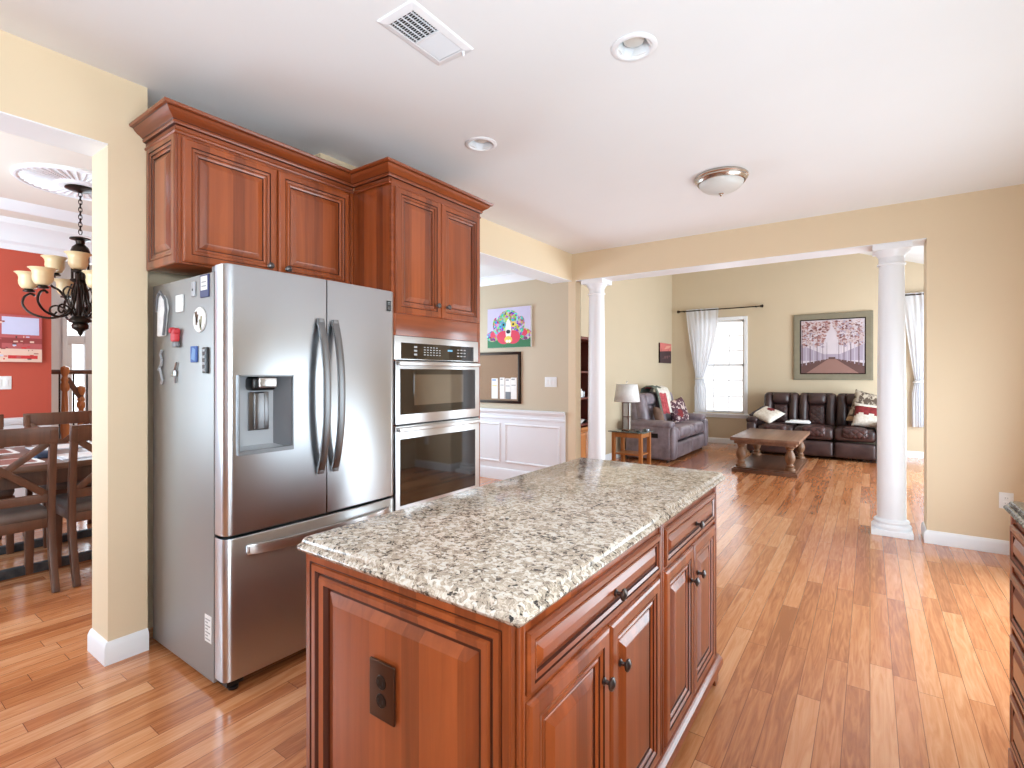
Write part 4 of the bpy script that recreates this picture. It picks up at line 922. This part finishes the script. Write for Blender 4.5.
# striped throw over the loveseat back
mb = MB(); pts = [(-.16, .50), (-.06, .535), (.05, .57), (.12, .60), (.62, 1.07)]
prof = [(.40, .66), (.43, .78), (.455, .90), (.48, 1.00), (.52, 1.085), (.59, 1.125), (.68, 1.12), (.75, 1.08), (.785, .97), (.79, .82)]
nx = 14; v = []; f = []; mi = []
for i in range(nx+1):
    u = i/nx
    for j, (yy, zz) in enumerate(prof):
        d = .008*math.sin(u*19+j)+.006*math.sin(u*7)
        v.append((.44+.62*u+.03*math.sin(j*.8)*u, yy-.02+d*.6, zz+.022+d))
K = len(prof)
for i in range(nx):
    for j in range(K-1):
        u = (i+.5)/nx; m = 0 if .14 < u < .62 and j < 3 else (1 if u > .62 else (2 if u < .14 or (j % 3 == 1) else (1 if j % 2 else 0)))
        mb.add([v[i*K+j], v[(i+1)*K+j], v[(i+1)*K+j+1], v[i*K+j+1]], [(0, 1, 2, 3)], m)
o = mb.build('throw_blanket', ['fabric_red', 'fabric_cream', 'fabric_green'], weld=True, smooth=80); o.location = ls.location; o.rotation_euler = ls.rotation_euler
sm_ = o.modifiers.new('thick', 'SOLIDIFY'); sm_.thickness = .012; tag(o, 'red, cream and green throw blanket draped over the loveseat back', 'blanket')

# ------------------------------------------------------------ coffee table
ct = thing('coffee_table', 'rustic wooden coffee table with turned legs in front of the brown sofa', 'table', (-1.165, 8.18, 0))
mb = MB(); mb.box(-.42, .42, -.72, .72, .43, .475); mb.build('tabletop', 'oak_rustic_top', ct, bevel=.008)
mb = MB(); mb.box(-.38, .38, -.66, .66, .385, .43); mb.build('apron', 'oak_rustic_top', ct, bevel=.004)
mb = MB(); mb.box(-.40, .40, -.72, .72, .0, .045); mb.box(-.38, .38, -.70, .70, .045, .066); mb.build('base_shelf', 'walnut_top', ct, bevel=.006)
for sx in (-1, 1):
    for sy in (-1, 1):
        mb = MB(); mb.lathe([(q*.84, z) for q, z in [(.078, .066), (.082, .078), (.078, .095), (.062, .102), (.052, .112), (.062, .122), (.066, .132), (.048, .145), (.046, .16), (.066, .19), (.078, .225), (.076, .26), (.058, .30), (.044, .325), (.042, .335), (.054, .342), (.056, .352), (.05, .358), (.07, .372), (.07, .386)]], (sx*.30, sy*.60, 0), 24); mb.build('leg', 'oak_rustic', ct, smooth=45)
# ------------------------------------------------------------ end table + lamp
et = thing('end_table', 'small honey-wood end table with glass top beside the loveseat', 'table', (-2.80, 6.92, 0))
mb = MB(); mb.rbox((0, 0, .527), (.54, .42, .012), .005, mid=1); mb.build('glass_top', 'table_glass', et)
for sx in (-1, 1):
    for sy in (-1, 1): MB().box(sx*.2-.024, sx*.2+.024, sy*.16-.024, sy*.16+.024, 0, .52).build('leg', 'oak_honey', et, bevel=.003)
mb = MB(); mb.box(-.2, .2, -.175, -.155, .45, .51); mb.box(-.2, .2, .155, .175, .45, .51); mb.box(-.215, -.195, -.16, .16, .45, .51); mb.box(.195, .215, -.16, .16, .45, .51); mb.build('apron', 'oak_honey', et, bevel=.002)
mb = MB(); mb.box(-.2, .2, -.16, .16, .2, .22); mb.build('shelf', 'oak_honey', et, bevel=.003)
lp = thing('table_lamp', 'table lamp with pale drum shade and glass column on the end table', 'lamp', (-2.86, 6.90, .534))
mb = MB(); mb.box(-.06, .06, -.06, .06, 0, .022); mb.build('base', 'nickel', lp, bevel=.004)
mb = MB()
for sx in (-1, 1):
    for sy in (-1, 1): mb.box(sx*.042-.006, sx*.042+.006, sy*.042-.006, sy*.042+.006, .02, .40)
mb.box(-.05, .05, -.05, .05, .395, .41); mb.box(-.046, .046, -.046, .046, .195, .206); mb.build('column_frame', 'nickel', lp)
MB().box(-.036, .036, -.036, .036, .205, .392).build('glass_column', 'frosted_glass', lp); MB().box(-.034, .034, -.034, .034, .022, .2).build('silver_core', 'lamp_core', lp)
mb = MB(); mb.lathe([(.185, .415), (.15, .665)], n=40, cap=False); o = mb.build('lamp_shade', 'shade_linen', lp); q = o.modifiers.new('thick', 'SOLIDIFY'); q.thickness = .004
mb = MB(); mb.lathe([(.006, .4), (.006, .69), (.012, .695), (.012, .705), (.004, .715)], n=10); mb.build('lamp_rod', 'nickel', lp)
mb = MB(); mb.rbox((0, 0, .011), (.05, .16, .02), .007, mid=1); o = mb.build('remote_control', 'black_plastic'); o.location = (-2.68, 6.84, .533); o.rotation_euler = (0, 0, .5); tag(o, 'black remote control lying on the glass end table', 'remote control')
mb = MB(); mb.lathe([(.04, 0), (.045, .006), (.045, .03), (.04, .034), (.03, .03)], n=20); o = mb.build('coaster_tin', 'steel_dark'); o.location = (-2.60, 6.98, .533); tag(o, 'small round grey tin on the glass end table', 'tin')

# ------------------------------------------------------------ bookcase behind the left column
bc = thing('bookcase', 'dark reddish wooden hutch seen between the stub wall and the left column', 'bookcase', (-3.33, 5.98, 0))
mb = MB(); mb.box(0, .018, -.38, .38, .03, 1.8); mb.build('back_panel', 'mahogany', bc)
for yy in (-.38, .36): MB().box(0, .33, yy, yy+.02, .03, 1.8).build('side_panel', 'mahogany', bc, bevel=.002)
for zz in (.68, 1.02, 1.36): MB().box(.018, .32, -.36, .36, zz, zz+.022).build('shelf', 'mahogany', bc)
mb = MB(); mb.box(-.0, .35, -.4, .4, 1.79, 1.825); mb.build('top', 'mahogany', bc, bevel=.004)
mb = MB(); mb.box(0, .34, -.38, .38, 0, .09); mb.build('plinth', 'mahogany', bc)
for (a_, b_) in ((-.36, -.002), (.002, .36)):
    mb = MB(); mb.xf(T(.335, 0, 0) @ Rz(PI/2)); mb.panel(a_, .1, b_-a_, .56, .018, DOOR); mb.build('door', ['oak_honey', 'cherry_glaze'], bc, smooth=12)
for (yy, zz, nm, lb, mtl, prof) in ((-.02, 1.042, 'glass_jar', 'small white jar on the middle shelf of the hutch', 'white_plastic', [(.035, 0), (.04, .02), (.04, .08), (.025, .09), (.028, .11)]), (.05, 1.042, 'pewter_cup', 'grey cup beside the jar on the middle shelf of the hutch', 'steel_dark', [(.03, 0), (.034, .05), (.036, .075), (.03, .07)]), (-.04, .702, 'white_bowl', 'white bowl on the lowest open shelf of the hutch', 'white_plastic', [(.03, 0), (.05, .02), (.075, .055), (.07, .055)]), (.06, .702, 'dark_bowl', 'dark bowl beside the white bowl in the hutch', 'black_plastic', [(.03, 0), (.05, .015), (.065, .04), (.06, .04)])):
    mb = MB(); mb.lathe(prof, n=20); o = mb.build(nm, mtl); o.location = (-3.10, 5.93+yy, zz); tag(o, lb, 'tableware', 'tableware in the hutch')

# ------------------------------------------------------------ dining room
tb = thing('dining_table', 'dark wood dining table set with mats in the red dining room', 'table', (-4.96, 1.05, 0))
mb = MB(); mb.box(-.62, .62, -.95, .95, .72, .76); mb.build('tabletop', 'walnut_top', tb, bevel=.006)
mb = MB()
for (a_, b_, c_, d_) in ((-.56, .56, -.89, -.865), (-.56, .56, .865, .89), (-.56, -.535, -.87, .87), (.535, .56, -.87, .87)): mb.box(a_, b_, c_, d_, .62, .72)
mb.build('apron', 'walnut', tb)
for sx in (-1, 1):
    for sy in (-1, 1): MB().box(sx*.5-.045, sx*.5+.045, sy*.82-.045, sy*.82+.045, 0.0, .72).build('leg', 'walnut', tb, bevel=.004)
mb = MB()
for (a_, b_, c_, d_) in ((.30, .36, -1.1, 1.1), (-.36, -.30, -1.1, 1.1)): mb.box(a_, b_, c_, d_, .0, .055)
for yy in (-.82, .82): mb.box(-.5, .5, yy-.03, yy+.03, 0, .05)
mb.build('floor_rail', 'rug_dark', tb, bevel=.004)
def chair(label):
    """back at +x side, sitter faces -x; local origin on the floor at the middle of the back legs"""
    c = thing('dining_chair', label, 'chair', (0, 0, 0), 0, 'dining chairs')
    def bx(z):                        # rear post curve
        return .0+.115*max(0, (.42-z)/.42)**1.6+.075*max(0, (z-.45)/.57)**1.5
    for sy in (-1, 1):
        pts = [(bx(z), sy*.212, z) for z in [0.0, .06, .12, .2, .3, .4, .47, .55, .65, .75, .85, .94, 1.0]]
        mb = MB(); mb.strip(pts, .036, [.034, .037, .042, .05, .054, .056, .056, .052, .047, .043, .039, .036, .034], (0, 1, 0)); mb.build('rear_leg', 'walnut', c, bevel=.003)
        mb = MB(); mb.strip([(-.41, sy*.19, 0), (-.40, sy*.19, .43)], [.038, .05], [.038, .05], (0, 1, 0)); mb.build('front_leg', 'walnut', c, bevel=.003)
    mb = MB()
    for (a_, b_, c_, d_) in ((-.43, -.405, -.2, .2), (.0-.02, .012, -.2, .2)): mb.box(a_, b_, c_, d_, .385, .445)
    for sy in (-1, 1): mb.box(-.41, 0, sy*.195-.012, sy*.195+.012, .385, .445)
    mb.build('seat_rail', 'walnut', c, bevel=.002)
    mb = MB(); mb.rbox((-.215, 0, .47), (.46, .43, .07), .03, .016, 2); mb.build('seat', 'leather_seat', c)
    pts = [(bx(1.0)-.018*(1-(k/6-1)**2), -.235+.47*k/12, .965) for k in range(13)]
    mb = MB(); mb.strip(pts, .105, .026, (0.06, 0, 1)); mb.build('top_rail', 'walnut', c, bevel=.004)
    pts = [(bx(.56)-.008*(1-(k/4-1)**2), -.205+.41*k/8, .57) for k in range(9)]
    mb = MB(); mb.strip(pts, .055, .024, (0, 0, 1)); mb.build('lower_rail', 'walnut', c, bevel=.003)
    for sg in (-1, 1):
        mb = MB(); mb.strip([(bx(.58)-.006-.004*sg, -.2*sg, .585), (bx(.76)-.018-.004*sg, 0, .755), (bx(.93)-.006-.004*sg, .2*sg, .925)], .04, .018, (0, .66, .75) if sg < 0 else (0, -.66, .75)); mb.build('cross_splat', 'walnut', c, bevel=.002)
    return c
c0 = chair('dark X-back dining chair nearest the left edge, its back to the kitchen')
CX = -4.2; c0.location = (CX, .70, 0)
dup(c0, (CX, 1.225, 0), 0, 'dark X-back dining chair half hidden behind the yellow wall end')
dup(c0, (-5.62, 1.30, 0), PI, 'dining chair across the table whose wide top rail shows beneath the stair rail')
dup(c0, (-5.66, .72, 0), PI, 'dining chair across the table at the left edge below the red wall')
for (px, py, lb, mt) in ((-4.62, .72, 'rust and cream place mat in front of the leftmost dining chair', 'mat_rust'), (-4.62, 1.25, 'pale blue-grey place mat on the table near the yellow wall end', 'mat_pale'), (-5.28, 1.25, 'pale place mat across the table near the yellow wall end', 'mat_pale'), (-5.28, .72, 'rust place mat across the table near the left edge', 'mat_rust')):
    flat('mat_rust', (140, 84, 72)); flat('mat_pale', (206, 212, 220))
    mb = MB(); mb.box(-.16, .16, -.22, .22, 0, .005, 0); mb.box(-.13, .13, -.19, .19, .005, .0062, 1)
    o = mb.build('place_mat', ['linen_white' if mt == 'mat_rust' else 'mat_pale', mt if mt == 'mat_rust' else 'linen_white']); o.location = (px, py, .76); tag(o, lb, 'place mat', 'place mats on the dining table')
flat('napkin_navy', (52, 66, 90))
for (px, py, lb) in ((-4.72, .98, 'folded dark blue napkin on the dining table between two mats'),):
    mb = MB(); mb.rbox((0, 0, .02), (.12, .1, .04), .012, .008); o = mb.build('napkin', 'napkin_navy'); o.location = (px, py, .76); tag(o, lb, 'napkin')
# chandelier with glass bell shades
ch = thing('chandelier', 'dark iron chandelier with amber glass bell shades above the dining table', 'chandelier', (-5.0, 1.26, 0))
mb = MB(); mb.lathe([(0, 2.785), (.09, 2.785), (.095, 2.775), (.07, 2.765), (.03, 2.76), (.012, 2.75), (.0, 2.745)], n=28); mb.build('canopy', 'bronze', ch)
mb = MB()
for k in range(11):
    z = 2.735-.029*k; a = 0 if k % 2 else PI/2
    mb.tube([(.011*math.cos(q)*math.cos(a), .011*math.cos(q)*math.sin(a), z+.021*math.sin(q)) for q in [2*PI*i/10 for i in range(10)]], .0032, 5, closed=True)
mb.build('chain', 'bronze', ch)
mb = MB(); mb.lathe([(.004, 2.41), (.03, 2.405), (.064, 2.395), (.066, 2.385), (.03, 2.375), (.026, 2.35), (.05, 2.325), (.058, 2.3), (.06, 2.285), (.052, 2.275)], n=24)
mb.lathe([(.02, 2.28), (.024, 2.1), (.03, 2.08), (.04, 2.06), (.036, 2.0), (.018, 1.96), (.016, 1.8), (.05, 1.785), (.07, 1.765), (.07, 1.745), (.045, 1.735), (.055, 1.72), (.05, 1.695), (.02, 1.675), (.012, 1.65), (.0, 1.635)], n=24)
for k in range(8): a = 2*PI*k/8; mb.tube([(.052*math.cos(a), .052*math.sin(a), 2.28), (.052*math.cos(a), .052*math.sin(a), 2.07)], .006, 6)
mb.lathe([(.06, 2.075), (.064, 2.065), (.04, 2.05)], n=24)
mb.build('stem', 'bronze', ch, smooth=45)
def cr(P, n=5):
    out = []
    for i in range(len(P)-1):
        p0, p1, p2, p3 = P[max(i-1, 0)], P[i], P[i+1], P[min(i+2, len(P)-1)]
        for j in range(n):
            t_ = j/n; out.append(tuple(.5*(2*p1[c]+(p2[c]-p0[c])*t_+(2*p0[c]-5*p1[c]+4*p2[c]-p3[c])*t_**2+(3*p1[c]-p0[c]-3*p2[c]+p3[c])*t_**3) for c in range(2)))
    return out+[P[-1]]
LOW = ([(.03, 2.02), (.045, 1.93), (.07, 1.84), (.12, 1.785), (.20, 1.77), (.29, 1.80), (.335, 1.86), (.325, 1.92), (.29, 1.945), (.265, 1.93)], [(.05, 1.79), (.09, 1.84), (.14, 1.865), (.175, 1.85), (.18, 1.815), (.155, 1.80), (.14, 1.82)], .30, 1.955)
HIGH = ([(.03, 1.80), (.06, 1.84), (.10, 1.92), (.15, 1.99), (.20, 2.02), (.225, 2.06), (.21, 2.09), (.18, 2.095)], [(.05, 2.0), (.09, 2.02), (.12, 1.99), (.11, 1.95), (.085, 1.96)], .18, 2.10)
for k in range(9):
    ctrl, scr, RR, zb = LOW if k < 6 else HIGH
    a = 2*PI*(k+.05)/6 if k < 6 else 2*PI*(k+.85)/3
    Rr = lambda r, z: (r*math.cos(a), r*math.sin(a), z)
    mb = MB(); mb.tube([Rr(*q) for q in cr(ctrl)], .0085, 7); mb.tube([Rr(*q) for q in cr(scr)], .0065, 6)
    if k < 6: mb.tube([Rr(*q) for q in cr([(.05, 2.04), (.075, 1.95), (.055, 1.86), (.04, 1.79)])], .006, 6)
    c = Rr(RR, 0)
    mb.lathe([(.01, zb), (.034, zb+.004), (.036, zb+.012), (.026, zb+.02), (.03, zb+.034), (.026, zb+.04)], (c[0], c[1], 0), 16)
    arm = mb.build('arm', 'bronze', ch, smooth=50)
    mb = MB(); mb.lathe([(.024, zb+.025), (.042, zb+.034), (.054, zb+.058), (.057, zb+.082), (.055, zb+.106), (.06, zb+.126), (.074, zb+.142), (.082, zb+.146)], (c[0], c[1], 0), 24, cap=False)
    o = mb.build('shade', 'amber_glass', arm, smooth=60); q = o.modifiers.new('thick', 'SOLIDIFY'); q.thickness = .003
md = thing('ceiling_medallion', 'white round fluted plaster medallion on the dining room ceiling', 'ceiling medallion', (-5.0, 1.26, 2.82))
mb = MB(); mb.lathe([(.385, 0), (.385, -.012), (.375, -.022), (.36, -.022), (.352, -.012), (.17, -.014), (.15, -.02), (.13, -.035), (.08, -.035), (0, -.03)], n=64, cap=False); mb.build('disc', 'trim_white', md)
for k in range(40):
    a = 2*PI*k/40
    mb = MB(); mb.tube([(r*math.cos(a), r*math.sin(a), z) for r, z in ((.155, -.016), (.22, -.016), (.30, -.013), (.345, -.012))], [.006, .008, .012, .009], 6); mb.build('flute', 'trim_white', md)
# stair rail beyond the dining room
sr = thing('stair_railing', 'dark wood stair handrail with balusters beyond the dining room', 'railing', (-7.3, 1.9, 0))
mb = MB(); mb.rbox((.0, .15, 1.368), (.065, 1.2, .05), .018, mid=2); mb.build('handrail', 'walnut', sr)
NW = [(.05, 0), (.05, .25), (.034, .27), (.026, .4), (.042, .6), (.03, .78), (.024, .9), (.04, .92), (.04, .96), (.03, .98), (.038, 1.0)]
for yy, hh in ((-.205, 1.44), (-.066, 1.22)):
    k_ = (hh-.16)/1.0
    mb = MB(); mb.lathe([(r, z*k_) for r, z in NW]+[(.03, hh-.14), (.022, hh-.12), (.03, hh-.10), (.042, hh-.06), (.036, hh-.02), (0, hh)], (.05, yy, 0), 18); mb.build('newel_post', 'oak_honey', sr, smooth=45)
mb = MB(); mb.strip([(.05, -.19, 1.30), (.05, -.07, 1.08)], .05, .05, (1, 0, 0)); mb.build('sloped_rail', 'walnut', sr, bevel=.01)
for k in range(7): mb = MB(); yy = -.36+k*.12; mb.tube([(0, yy, 0), (0, yy, 1.35)], .009, 8); mb.build('baluster', 'iron', sr)
